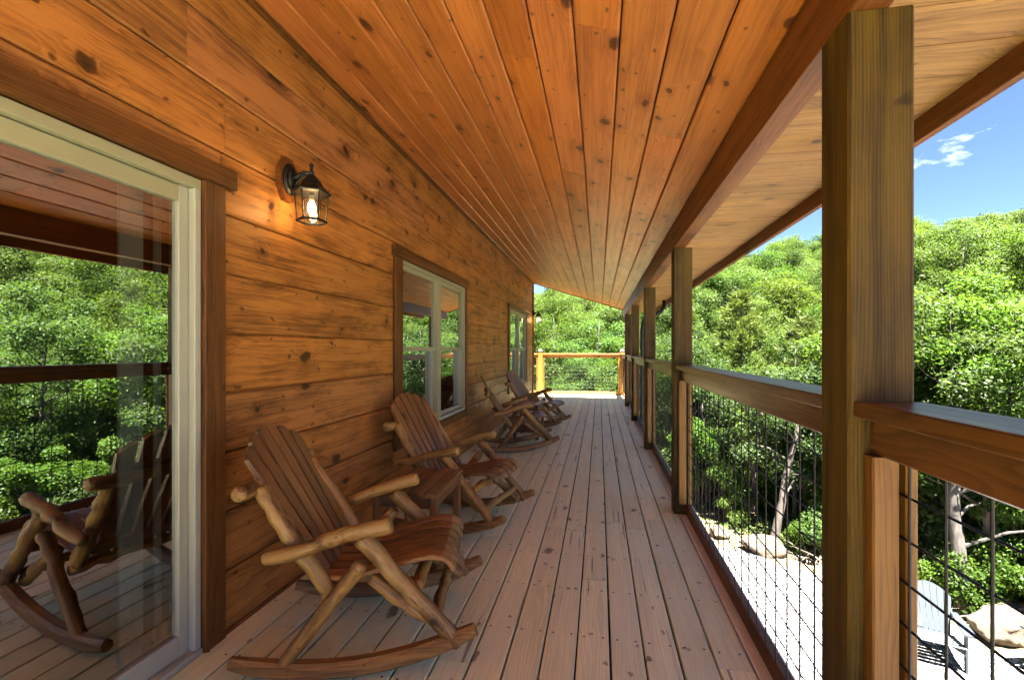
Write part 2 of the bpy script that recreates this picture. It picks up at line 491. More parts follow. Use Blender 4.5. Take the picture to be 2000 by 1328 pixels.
M_POST = wood('treated_post', (0.08624, 0.05016, 0.00528), (0.0264, 0.01408, 0.00176), knotcol=(0.00792, 0.0044, 0.00176), rough=0.6, rings=130, knots=0.5, knot_scale=1.3, vary=0.12, streak=0.9, ringw=0.6, bump=0.6, blotch=0.9, spec=0.2, crack=0.85, wave=6.0)
M_RAIL = wood('rail_stain', (0.1496, 0.06324, 0.01428), (0.051, 0.01904, 0.00544), rough=0.34, rings=45, knots=0.35, vary=0.15, ringw=0.65, blotch=0.7, spec=0.4, crack=0.7)
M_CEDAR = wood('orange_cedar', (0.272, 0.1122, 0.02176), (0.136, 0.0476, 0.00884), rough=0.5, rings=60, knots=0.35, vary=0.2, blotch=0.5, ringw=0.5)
M_STRIP = wood('golden_strip', (0.2025, 0.09375, 0.015), (0.0825, 0.0345, 0.00675), rough=0.5, rings=80, knots=0.3, vary=0.25, blotch=0.6, ringw=0.6, spec=0.25)
M_DECK = wood('deck_pine', (0.84, 0.830, 0.500), (0.66, 0.635, 0.350), knotcol=(0.13, 0.085, 0.05), rough=0.55, rings=60, knots=0.42, knot_scale=1.9, vary=0.20, blotch=0.4, streak=0.7, ringw=0.65, bump=0.4, grey=(0.72, 0.735, 0.48), spec=0.25, crack=0.6, fiber=0.8)
M_EDGE_LIGHT = wood('edge_painted_light', (0.82, 0.84, 0.84), (0.66, 0.66, 0.63), knotcol=(0.2, 0.15, 0.1), rough=0.4, rings=55, knots=0.3, vary=0.1, blotch=0.3)
M_SLAT = wood('chair_slat_stain', (0.2405, 0.104, 0.0338), (0.0715, 0.0273, 0.0104), rough=0.4, rings=110, knots=0.2, knot_scale=3.2, vary=0.5, ringw=0.6, streak=0.8, coat=0.12, blotch=0.6, crack=0.4)
M_LOG = wood('peeled_log', (0.3339, 0.185, 0.05806), (0.08346, 0.03049, 0.008709), rough=0.5, rings=26, knots=0.5, knot_scale=4.0, vary=0.22, blotch=1.2, streak=1.1, ringw=0.25, coat=0.05, spec=0.3, crack=0.7)
M_ROCKER = wood('rocker_log', (0.3224, 0.156, 0.04784), (0.104, 0.0416, 0.01248), rough=0.5, rings=40, knots=0.3, knot_scale=4.0, vary=0.15, blotch=1.0, coat=0.05, crack=0.5)
M_VINYL = plain('cream_vinyl', (0.2828, 0.2726, 0.1716), 0.42, nscale=3, namp=0.05)
M_VINYL2 = plain('white_vinyl', (0.3366, 0.3366, 0.2693), 0.40, nscale=3, namp=0.05)
M_GLASS = glass_mat('door_glass', 0.46)
M_GLASSW = glass_mat('window_glass', 0.50)
M_BLACK = plain('black_metal', (0.018, 0.017, 0.016), 0.42, 0.6, nscale=20, namp=0.3)
M_WIRE = plain('black_wire', (0.010, 0.010, 0.011), 0.55, 0.0, 0.2)
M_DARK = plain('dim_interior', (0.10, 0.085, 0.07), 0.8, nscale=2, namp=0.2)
M_SHADE = plain('interior_blind', (0.80, 0.80, 0.70), 0.7, nscale=4, namp=0.05)
M_SHINGLE = plain('roof_metal', (0.06, 0.05, 0.045), 0.5, nscale=5, namp=0.2)
M_DRIP = plain('drip_edge', (0.42, 0.40, 0.38), 0.4, 0.3)
M_GREY = plain('grey_resin', (0.026, 0.034, 0.043), 0.5, nscale=6, namp=0.06)
M_BARK = bark_mat('bark_grey', (0.0231, 0.0189, 0.01512), (0.084, 0.0735, 0.063))
M_BARK2 = bark_mat('bark_brown', (0.035, 0.025, 0.018), (0.13, 0.09, 0.065))
M_BARK3 = bark_mat('bark_pale', (0.030, 0.024, 0.018), (0.075, 0.060, 0.050))
M_LEAF = leaf_mat('leaf_oak', (0.0187, 0.04142, 0.006012), (0.03474, 0.07213, 0.00935), (0.06146, 0.1055, 0.0167))
M_LEAF2 = leaf_mat('leaf_bright', (0.02671, 0.05344, 0.006679), (0.05077, 0.08948, 0.01069), (0.08684, 0.1302, 0.02137))
M_NEEDLE = leaf_mat('pine_needle', (0.03291, 0.05685, 0.009724), (0.05834, 0.08976, 0.01421), (0.09346, 0.1235, 0.02244), 0.3)
M_TWIG = plain('dead_twig', (0.156, 0.126, 0.102), 0.9)
M_GRAVEL = gravel_mat()
M_SOIL = soil_mat()
M_ROCK = rock_mat()

# ------------------------------------------------------------------ layout numbers (metres; deck top z = 0)
XW = -1.67            # wall face
YE = 11.73            # far wall corner
YB = -1.75            # near end of the roof and wall, behind the camera
YD = -4.6             # open deck goes on behind it
XP0, XP1 = 0.577, 0.715   # porch posts
POST_Y = [-4.55, -1.42, 1.213, 3.785, 6.153, 8.576, 10.728]
PW = 0.138
ZB0 = 2.085           # beam underside
GZ = -3.0             # gravel level

def ceil_z(x): return 2.268 + 0.322 * (XP0 - x)

# ------------------------------------------------------------------ terrain
NQ = Vector((0.73, 0.683))
def terrain_z(x, y):
    q = 0.73 * x + 0.683 * y - 10.6
    phi = math.degrees(math.atan2(x, max(y, 0.01))) if (y > 0 or x > 0) else -90
    if y <= 0 and x > 0: phi = 90
    k = 0.62 + 0.38 * min(1, max(0, (phi + 6) / 30))
    z = GZ - 0.03
    if q > 0:
        z += 0.07 * min(q, 14) + 0.24 * k * max(0, q - 14) * (1 if q < 75 else 75 / q)
        z += min(1, q / 6) * 0.35 * noise.noise((x * 0.12, y * 0.12, 0.3))
    return z

def grid_sheet(name, xs, ys, zf, mat):
    v = [(x, y, zf(x, y)) for y in ys for x in xs]
    nx = len(xs)
    f = [(j * nx + i, j * nx + i + 1, (j + 1) * nx + i + 1, (j + 1) * nx + i) for j in range(len(ys) - 1) for i in range(nx - 1)]
    return mesh_obj(name, v, f, mat, smooth=True)

def graded(lo, hi, fine_lo, fine_hi, fine, grow=1.18):
    a = list(np.arange(fine_lo, fine_hi, fine))
    s = fine; x = a[-1]
    while x < hi: s *= grow; x += s; a.append(x)
    s = fine; x = a[0]
    while x > lo: s *= grow; x -= s; a.insert(0, x)
    return a

tag(grid_sheet('ground', graded(-900, 900, -14, 60, 1.2), graded(-900, 900, -8, 60, 1.2), terrain_z, M_SOIL), 'forest floor of leaf litter rising into a wooded hillside', kind='structure')
# gravel pad with an uneven edge
pad_edge = []
for i in range(61):
    t = i / 60
    x = -2.0 + 26 * t
    yb = (9.75 - 0.73 * x) / 0.683 + 0.35 * math.sin(x * 1.9) + 0.2 * math.sin(x * 4.3 + 1) + 0.12 * noise.noise((x * 3, 0, 0))
    pad_edge.append((x, yb))
pv, pf = [], []
rows = 14
for i, (x, yb) in enumerate(pad_edge):
    y0 = -22
    for j in range(rows + 1):
        y = y0 + (yb - y0) * j / rows
        edge = 1 if j == rows else 0
        pv.append((x, y, GZ + 0.012 * noise.noise((x * 0.9, y * 0.9, 2)) - 0.05 * edge + 0.015))
for i in range(60):
    for j in range(rows):
        a = i * (rows + 1) + j
        pf.append((a, a + rows + 1, a + rows + 2, a + 1))
tag(mesh_obj('gravel_pad', pv, pf, M_GRAVEL, smooth=True), 'pale gravel yard below the porch', kind='structure')

# ------------------------------------------------------------------ deck
deck = tag(empty('deck', (-0.5, 5, -0.2)), kind='structure')
edges = [0.617 - 0.1425 * k for k in range(17)]
def deck_board(xc, w, y0, y1, mat, name='deck_board'):
    z = random.uniform(-0.0015, 0.0015)
    plank(name, y1 - y0 - 0.003, w, 0.028, (xc + random.uniform(-0.0008, 0.0008), y0, z - 0.028), (0, 1, 0), (-1, 0, 0), mat, deck, 0.004)
for k, e in enumerate(edges):
    xc = e - 0.1425 / 2
    w = 0.1425 - 0.0075 - random.uniform(0, 0.002)
    if e - 0.1425 < XW - 0.02 and e < XW + 0.03: continue
    if xc - w / 2 < XW - 0.01:
        lo = XW - 0.01; hi = xc + w / 2; xc = (lo + hi) / 2; w = hi - lo
    y = YD; first = True
    while y < 13.42:
        L = random.choice([2.44, 3.66, 4.88]) if not first else random.uniform(1.2, 4.6)
        y1 = min(13.42, y + L)
        if 13.42 - y1 < 0.5: y1 = 13.42
        deck_board(xc, w, y, y1, M_DECK); y = y1; first = False
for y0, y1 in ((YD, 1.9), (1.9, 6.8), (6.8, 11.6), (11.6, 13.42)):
    deck_board(0.690, 0.139, y0, y1, M_EDGE_LIGHT, 'edge_board')  # last board; its pale colour paints in the strip of light along the rail
# the deck runs on round the corner of the house
for k in range(18):
    xc = edges[-1] - 0.1425 * (k - 0.5) - 0.07
    if xc > XW - 0.02: continue
    deck_board(xc, 0.136, YE + 0.05, 13.42, M_DECK)
sb = MB()
for y in np.arange(YD + 0.2, 13.3, 0.406):
    for e in edges[:16]:
        for dx in (0.030, 0.113):
            cx_, cy_ = e - dx + random.uniform(-.004, .004), y + random.uniform(-.006, .006)
            if cx_ < XW + 0.01: continue
            sb.add([(cx_ + 0.0055 * math.cos(k * math.pi / 3), cy_ + 0.0055 * math.sin(k * math.pi / 3), 0.0022) for k in range(6)], [tuple(range(6))])
mesh_obj('added_light_block', [(XW, YD, -0.274), (0.72, YD, -0.274), (0.72, 13.39, -0.274), (XW, 13.39, -0.274)], [(0, 1, 2, 3)], M_TRIM, deck)  # added sheet under the joists, stops light from below so board gaps stay dark
tag(sb.build('deck_screws', M_BLACK, deck), kind='stuff')
bar('rim_joist', (0.722, YD, -0.27), (0.758, 13.42, -0.031), 'y', M_TRIM, deck)
bar('rim_joist', (-4.2, 13.40, -0.27), (0.72, 13.436, -0.031), 'x', M_TRIM, deck)
for y in np.arange(YD + 0.2, 13.3, 0.406):
    bar('joist', (XW + 0.01, y - 0.019, -0.26), (0.72, y + 0.019, -0.030), 'x', M_TRIM, deck)
for y in POST_Y[1:] + [13.28]:
    bar('support_post', (0.59, y, GZ - 0.2), (0.72, y + PW, -0.262), 'z', M_POST, deck)

# ------------------------------------------------------------------ cabin: wall, door, windows
cabin = tag(empty('log_cabin', (-3.0, 4.0, GZ)), 'cabin with knotty orange-stained board siding, cream windows and sliding glass door', 'cabin')
wall = MB()
DOOR = (-0.55, 1.79, 0.0, 2.10)
WINS = [(3.55, 5.66, 0.45, 2.15), (8.40, 10.64, 0.45, 2.15)]
# backing sheathing with openings, as boxes
def wall_box(y0, y1, z0, z1): wall.box((XW - 0.16, y0, z0), (XW - 0.024, y1, z1))
wall_box(YB, DOOR[0] + 0.1, -0.3, 3.0); wall_box(DOOR[0] + 0.1, 1.69, 2.03, 3.0); wall_box(1.69, 3.69, -0.3, 3.0)
wall_box(3.69, 5.60, -0.3, 0.50); wall_box(3.69, 5.60, 2.07, 3.0); wall_box(5.60, 8.5, -0.3, 3.0)
wall_box(8.5, 10.6, -0.3, 0.50); wall_box(8.5, 10.6, 2.07, 3.0); wall_box(10.6, YE - 0.02, -0.3, 3.0)
wall.box((-9, YE - 0.16, -0.3), (XW - 0.165, YE - 0.02, 3.0))
wall.box((-9, YB, -3.0), (XW - 0.03, YE - 0.03, -0.31))
wall_o = wall.build('wall', M_SIDING, cabin)
joints = [0.003 + 0.272 * k for k in range(-1, 13)]
def sub_ranges(z0, z1):
    """split one siding row into (y0, y1, z0, z1) pieces round the openings"""
    pieces = []
    cur = YB
    for (a, b, c, d) in sorted([DOOR] + WINS):
        if z1 <= c + 0.001 or z0 >= d - 0.001: continue
        pieces.append((cur, a, z0, z1))
        if z0 < c - 0.02: pieces.append((a, b, z0, c))
        if z1 > d + 0.02: pieces.append((a, b, d, z1))
        cur = b
    pieces.append((cur, YE, z0, z1))
    return [p for p in pieces if p[1] - p[0] > 0.02]
for r in range(len(joints) - 1):
    z0, z1 = joints[r], joints[r + 1]
    z1 = min(z1, 3.02); z0 = max(z0, -0.012 if r == 1 else -0.28)
    for (a, b, c, d) in sub_ranges(z0, z1):
        y = a
        while y < b - 1e-3:
            L = random.uniform(2.6, 4.9) if b - y > 5.0 else b - y
            if b - y - L < 0.8: L = b - y
            T = 0.024 + random.uniform(-0.001, 0.0015)
            plank('siding_board', L - 0.002, d - c - 0.007, T, (XW - 0.024, y + 0.001, (c + d) / 2), (0, 1, 0), (0, 0, 1), M_SIDING, wall_o, 0.008)
            y += L
bar('corner_board', (XW + 0.002, YE - 0.085, -0.02), (XW + 0.028, YE + 0.03, 2.96), 'z', M_BEAM, cabin)
bar('ceiling_trim', (XW + 0.002, YB, 2.955), (XW + 0.030, YE - 0.09, 2.985), 'y', M_TRIM, cabin)
# door casing
bar('door_casing', (XW + 0.003, 1.680, 0.002), (XW + 0.030, 1.790, 2.008), 'z', M_TRIM, cabin)
bar('door_header', (XW + 0.003, -0.70, 2.012), (XW + 0.042, 1.842, 2.098), 'y', M_TRIM, cabin)
bar('door_casing', (XW + 0.003, -0.55, 0.002), (XW + 0.030, -0.45, 2.008), 'z', M_TRIM, cabin)
# sliding door
door = empty('sliding_door', (XW, 0.6, 0.0), 0, cabin)
bar('door_frame', (XW - 0.12, -0.44, 1.965), (XW + 0.012, 1.675, 2.006), 'y', M_VINYL, door)
bar('door_frame', (XW - 0.12, 1.645, 0.03), (XW + 0.012, 1.676, 1.963), 'z', M_VINYL2, door)
bar('door_frame', (XW - 0.12, -0.445, 0.03), (XW + 0.012, -0.415, 1.963), 'z', M_VINYL2, door)
bar('threshold', (XW - 0.12, -0.44, 0.003), (XW + 0.02, 1.674, 0.028), 'y', M_VINYL2, door)
px0, px1 = XW - 0.062, XW - 0.018
bar('panel_stile', (px0, 1.598, 0.031), (px1, 1.643, 1.962), 'z', M_VINYL2, door)
bar('panel_stile', (px0, 0.46, 0.031), (px1, 0.53, 1.962), 'z', M_VINYL2, door)
bar('panel_rail', (px0, 0.532, 1.895), (px1, 1.596, 1.961), 'y', M_VINYL, door)
bar('panel_rail', (px0, 0.532, 0.032), (px1, 1.596, 0.118), 'y', M_VINYL2, door)
def pane(name, x, y0, y1, z0, z1, mat, parent):
    m = MB().box((0, 0, 0), (0.006, y1 - y0, z1 - z0))
    m = MB().add([(0, 0, 0), (0, y1 - y0, 0), (0, y1 - y0, z1 - z0), (0, 0, z1 - z0)], [(0, 1, 2, 3)])
    return m.build(name, mat, parent, Matrix.Translation((x, y0, z0)))
pane('glass_pane', XW - 0.036, 0.525, 1.604, 0.11, 1.90, M_GLASS, door)
qx0, qx1 = XW - 0.112, XW - 0.070
bar('panel_stile', (qx0, 0.47, 0.031), (qx1, 0.545, 1.962), 'z', M_VINYL2, door)
bar('panel_stile', (qx0, -0.413, 0.031), (qx1, -0.345, 1.962), 'z', M_VINYL2, door)
bar('panel_rail', (qx0, -0.343, 1.895), (qx1, 0.468, 1.961), 'y', M_VINYL, door)
bar('panel_rail', (qx0, -0.343, 0.032), (qx1, 0.468, 0.118), 'y', M_VINYL2, door)
pane('glass_pane', XW - 0.09, -0.35, 0.475, 0.11, 1.90, M_GLASS, door)
# blind gathered at the jamb, behind the glass
for i, (yy, ww) in enumerate(((1.455, 0.05), (1.512, 0.05), (1.60, 0.03))):
    bar('blind_vane', (XW - 0.150 - 0.012 * (i % 2), yy, 0.06), (XW - 0.135 - 0.012 * (i % 2), yy + ww, 1.94), 'z', M_SHADE, door)
# windows
def make_window(w):
    y0, y1, z0, z1 = w
    root = empty('window', (XW, (y0 + y1) / 2, z0), 0, cabin)
    ti, tj = y0 + 0.145, y1 - 0.07
    zb, zt = z0 + 0.08, z1 - 0.09
    bar('casing', (XW + 0.003, y0, z0 + 0.077), (XW + 0.028, ti - 0.002, zt), 'z', M_TRIM, root)
    bar('casing', (XW + 0.003, tj + 0.002, z0 + 0.077), (XW + 0.028, y1, zt), 'z', M_TRIM, root)
    bar('header_casing', (XW + 0.003, y0 - 0.03, zt + 0.003), (XW + 0.040, y1 + 0.03, z1), 'y', M_TRIM, root)
    bar('sill_casing', (XW + 0.003, y0, z0), (XW + 0.032, y1, z0 + 0.075), 'y', M_TRIM, root)
    ym = (ti + tj) / 2
    fx0, fx1 = XW - 0.09, XW + 0.012
    bar('frame', (fx0, ti, zt - 0.035), (fx1, tj, zt - 0.001), 'y', M_VINYL, root)
    bar('frame', (fx0, ti, zb), (fx1, tj, zb + 0.035), 'y', M_VINYL2, root)
    bar('frame', (fx0, ti, zb + 0.036), (fx1, ti + 0.032, zt - 0.036), 'z', M_VINYL, root)
    bar('frame', (fx0, tj - 0.032, zb + 0.036), (fx1, tj, zt - 0.036), 'z', M_VINYL, root)
    bar('mullion', (fx0, ym - 0.05, zb + 0.036), (fx1, ym + 0.05, zt - 0.036), 'z', M_VINYL, root)
    zm = (zb + zt) / 2
    for (a, b) in ((ti + 0.033, ym - 0.051), (ym + 0.051, tj - 0.033)):
        for (c, d, sx, nm) in ((zm - 0.02, zt - 0.037, XW - 0.038, 'upper_sash'), (zb + 0.037, zm + 0.018, XW - 0.072, 'lower_sash')):
            mb = MB(); t = 0.036
            mb.box((sx, a, c), (sx + 0.028, b, c + t)); mb.box((sx, a, d - t), (sx + 0.028, b, d))
            mb.box((sx, a, c + t), (sx + 0.028, a + t, d - t)); mb.box((sx, b - t, c + t), (sx + 0.028, b, d - t))
            mb.build(nm, M_VINYL if nm[0] == 'u' else M_VINYL2, root)
            pane('pane', sx + 0.014, a + t - 0.004, b - t + 0.004, c + t - 0.004, d - t + 0.004, M_GLASSW, root)
for w in WINS: make_window(w)
# dim rooms behind the glass
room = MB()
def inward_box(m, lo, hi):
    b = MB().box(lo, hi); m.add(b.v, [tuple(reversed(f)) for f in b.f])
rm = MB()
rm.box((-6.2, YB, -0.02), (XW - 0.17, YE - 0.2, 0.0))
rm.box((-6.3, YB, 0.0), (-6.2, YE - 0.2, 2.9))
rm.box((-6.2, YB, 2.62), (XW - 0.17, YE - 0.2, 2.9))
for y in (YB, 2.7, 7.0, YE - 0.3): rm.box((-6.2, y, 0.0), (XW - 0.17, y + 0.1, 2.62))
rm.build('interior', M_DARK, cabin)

# ------------------------------------------------------------------ porch roof: ceiling boards, beam, soffit, fascia, posts
proof = tag(empty('porch_roof', (-0.5, 4.0, 0.0)), 'sloping porch roof of orange pine boards carried by square posts', 'porch roof')
nb = 14
slope = Vector((1, 0, -0.322)).normalized()
nrm_dn = Vector((-0.322, 0, -1)).normalized()
x_lo, x_hi = XW + 0.0, XP0 + 0.035
wid = 0.168 * math.sqrt(1 + 0.322 ** 2)
ceiling = MB()
YR = 11.70
for k in range(nb):
    xa = XP0 - 0.168 * (k + 1); xb = XP0 - 0.168 * k
    if k == 0: xb = XP0 + 0.0
    if xb < XW: break
    xa = max(xa, XW + 0.001)
    w_ = (xb - xa) * math.sqrt(1 + 0.322 ** 2) - 0.006
    xm = (xa + xb) / 2
    y = YB; first = True
    while y < YR:
        L = random.choice([3.05, 3.66, 4.27, 4.88]) if not first else random.uniform(1.5, 4.8)
        y1 = min(YR, y + L)
        if YR - y1 < 0.7: y1 = YR
        T = 0.02 + random.uniform(-0.0008, 0.0008)
        c = Vector((xm, y, ceil_z(xm))) - nrm_dn * T
        plank('ceiling_board', y1 - y - 0.002, w_, T, c, (0, 1, 0), -slope if False else slope, M_CEIL, proof, 0.007)
        y = y1; first = False
# roof deck above
za, zb_ = ceil_z(-6.0), ceil_z(1.27)
rf = MB().add([(-6.0, YB - 0.1, za + 0.10), (1.27, YB - 0.1, zb_ + 0.2), (1.27, YR + 0.05, zb_ + 0.2), (-6.0, YR + 0.05, za + 0.10),
               (-6.0, YB - 0.1, za + 0.16), (1.27, YB - 0.1, zb_ + 0.26), (1.27, YR + 0.05, zb_ + 0.26), (-6.0, YR + 0.05, za + 0.16)],
              [(3, 2, 1, 0), (4, 5, 6, 7), (0, 1, 5, 4), (1, 2, 6, 5), (2, 3, 7, 6), (3, 0, 4, 7)])
rf.build('roof_sheet', M_SHINGLE, proof)
# rake trim closing the far gable edge
plank('rake_board', 2.30 * math.sqrt(1 + 0.322 ** 2), 0.13, 0.025, (XW - 0.02, YR + 0.028, ceil_z(XW) + 0.055), slope, (0.322, 0, 1), M_BEAM, proof)
YF = YR + 0.06
for y0, y1 in ((YB, 3.85), (3.853, 8.64), (8.643, YR)):
    bar('beam', (XP0, y0, ZB0), (XP0 + 0.088, y1, 2.30), 'y', M_BEAM, proof)
# flat soffit outside the beam, boards run across
SZ = 2.20; XS = 1.235
y = YB
while y < YF:
    w_ = 0.186
    plank('soffit_board', XS - XP0 - 0.09, w_ - 0.007, 0.018, (XP0 + 0.089, y + w_ / 2, SZ + 0.018 + random.uniform(-0.0008, 0.0008)), (1, 0, 0), (0, -1, 0), M_SOFFIT, proof, 0.005)
    y += w_
for y0, y1 in ((YB, 2.7), (2.703, 7.4), (7.403, YF)):
    bar('fascia', (XS + 0.001, y0, 2.112), (XS + 0.036, y1, 2.36), 'y', M_BEAM, proof)
bar('drip_edge', (XS + 0.038, YB, 2.122), (XS + 0.050, YF, 2.40), 'y', M_DRIP, proof)
for y in POST_Y[1:]:
    bar('porch_post', (XP0, y, 0.002), (XP1, y + PW, ZB0 - 0.003), 'z', M_POST, proof, 0.006)
# downspout elbow running from the eave back to a post
ds = MB().tube([(1.19, 8.95, 2.19), (1.19, 8.93, 2.08), (1.12, 8.88, 1.98), (0.90, 8.78, 1.88), (0.80, 8.73, 1.80), (0.772, 8.70, 1.66), (0.772, 8.70, -2.9)], 0.036, 10)
ds.build('downspout', M_BLACK, proof, smooth=True)

# ------------------------------------------------------------------ railings
def railing(p0, along, L, label, wood_mat, flip=False, cap_mat=None):
    """panel of black welded wire in a wood frame; local x runs along the panel from p0, local y points to the outside"""
    ang = math.atan2(along[1], along[0])
    root = tag(empty('porch_railing', p0, ang), label, 'railing')
    M0 = WM[root.name]
    s = -1 if flip else 1
    def lb(name, lo, hi, axis, mat):
        lo2 = (lo[0], min(s * lo[1], s * hi[1]), lo[2]); hi2 = (hi[0], max(s * lo[1], s * hi[1]), hi[2])
        o = bar(name, lo2, hi2, axis, mat, None, 0.004)
        o.parent = root; return o
    cm = cap_mat or wood_mat
    lb('cap', (0.001, 0.010, 1.131), (L - 0.001, 0.158, 1.168), 'x', cm)
    lb('top_rail', (0.001, 0.045, 1.048), (L - 0.001, 0.118, 1.129), 'x', wood_mat)
    lb('bottom_rail', (0.001, 0.088, 0.004), (L - 0.001, 0.126, 0.086), 'x', M_TRIM if wood_mat is M_RAIL else wood_mat)
    for a, b in ((0.001, 0.040), (L - 0.040, L - 0.001)):
        lb('side_strip', (a, 0.030, 0.0925), (b, 0.084, 1.046), 'z', M_STRIP)
        lb('side_strip', (a + 0.003, 0.098, 0.0925), (b - 0.003, 0.122, 1.046), 'z', M_STRIP)
    w = MB(); r = 0.0028
    yv, yh = s * 0.0885, s * 0.0945
    n = int((L - 0.03) / 0.1075); x0 = (L - n * 0.1075) / 2
    for i in range(n + 1):
        x = x0 + i * 0.1075
        if 0.005 < x < L - 0.005: w.tube([(x, yv, 0.085), (x, yv, 1.052)], r, 6)
    for z in np.arange(0.19, 1.04, 0.0965): w.tube([(0.01, yh, z), (L - 0.01, yh, z)], r, 6)
    o = w.build('wire_mesh', M_WIRE); o.parent = root
    return root
sec_names = ['porch railing running past the camera, right of the nearest big post',
             'porch railing section between the nearest big post and the second post',
             'porch railing section between the second and third posts',
             'porch railing section between the third and fourth posts',
             'porch railing section between the fourth and farthest porch posts']
XR = XP0
for i in range(1, 6):
    y0 = POST_Y[i] + PW + 0.001; y1 = POST_Y[i + 1] - 0.001
    railing((XR, y1, 0), (0, -1), y1 - y0, sec_names[i - 1], M_RAIL)
railing((XR, 13.24, 0), (0, -1), 13.24 - POST_Y[6] - PW - 0.002, 'railing of the open deck end between farthest post and corner post', M_CEDAR)
railing((-1.60, 13.24, 0), (1, 0), 2.17, 'bright orange end railing across the sunlit far end of the deck', M_CEDAR)
railing((-3.9, 13.24, 0), (1, 0), 2.155, 'orange deck railing going on behind the cabin corner', M_CEDAR)
def corner_post(x, y, label):
    r = tag(empty('deck_corner_post', (x + 0.065, y + 0.065, 0)), label, 'post')
    bar('post', (x, y, 0.002), (x + 0.13, y + 0.13, 1.22), 'z', M_CEDAR, r, 0.006)
    c = MB(); cx, cyy = x + 0.065, y + 0.065
    c.box((x - 0.008, y - 0.008, 1.222), (x + 0.138, y + 0.138, 1.245))
    c.add([(x, y, 1.246), (x + 0.13, y, 1.246), (x + 0.13, y + 0.13, 1.246), (x, y + 0.13, 1.246), (cx, cyy, 1.31)],
          [(3, 2, 1, 0), (0, 1, 4), (1, 2, 4), (2, 3, 4), (3, 0, 4)])
    c.build('post_cap', M_GREY, r)
corner_post(-1.735, 13.23, 'orange rail post with pointed cap beside the cabin corner')
corner_post(0.575, 13.245, 'orange rail post with pointed cap at the outer deck corner')

# ------------------------------------------------------------------ wall lanterns
M_BULB, _n, _l = new_mat('bulb_glow')
_o = _n.new('ShaderNodeOutputMaterial'); _e = _n.new('ShaderNodeEmission')
_e.inputs['Color'].default_value = (1.0, 0.62, 0.25, 1); _e.inputs['Strength'].default_value = 6
_l.new(_e.outputs[0], _o.inputs[0])
M_LGLASS, _n, _l = new_mat('lantern_glass')
_o = _n.new('ShaderNodeOutputMaterial'); _t = _n.new('ShaderNodeBsdfTransparent'); _g = _n.new('ShaderNodeBsdfGlossy')
_t.inputs['Color'].default_value = (0.93, 0.95, 0.93, 1); _g.inputs['Roughness'].default_value = 0.02
_m = _n.new('ShaderNodeMixShader'); _m.inputs[0].default_value = 0.08
_l.new(_t.outputs[0], _m.inputs[1]); _l.new(_g.outputs[0], _m.inputs[2]); _l.new(_m.outputs[0], _o.inputs[0])

def lathe(m, prof, n, cx=0, cy_=0, rot=0.0):
    v = []
    for r, z in prof:
        for k in range(n):
            a = 2 * math.pi * k / n + rot
            v.append((cx + r * math.cos(a), cy_ + r * math.sin(a), z))
    f = []
    for i in range(len(prof) - 1):
        for k in range(n):
            k2 = (k + 1) % n
            f.append((i * n + k, i * n + k2, (i + 1) * n + k2, (i + 1) * n + k))
    f.append(tuple(reversed(range(n)))); e = (len(prof) - 1) * n
    f.append(tuple(e + k for k in range(n)))
    return m.add(v, f)

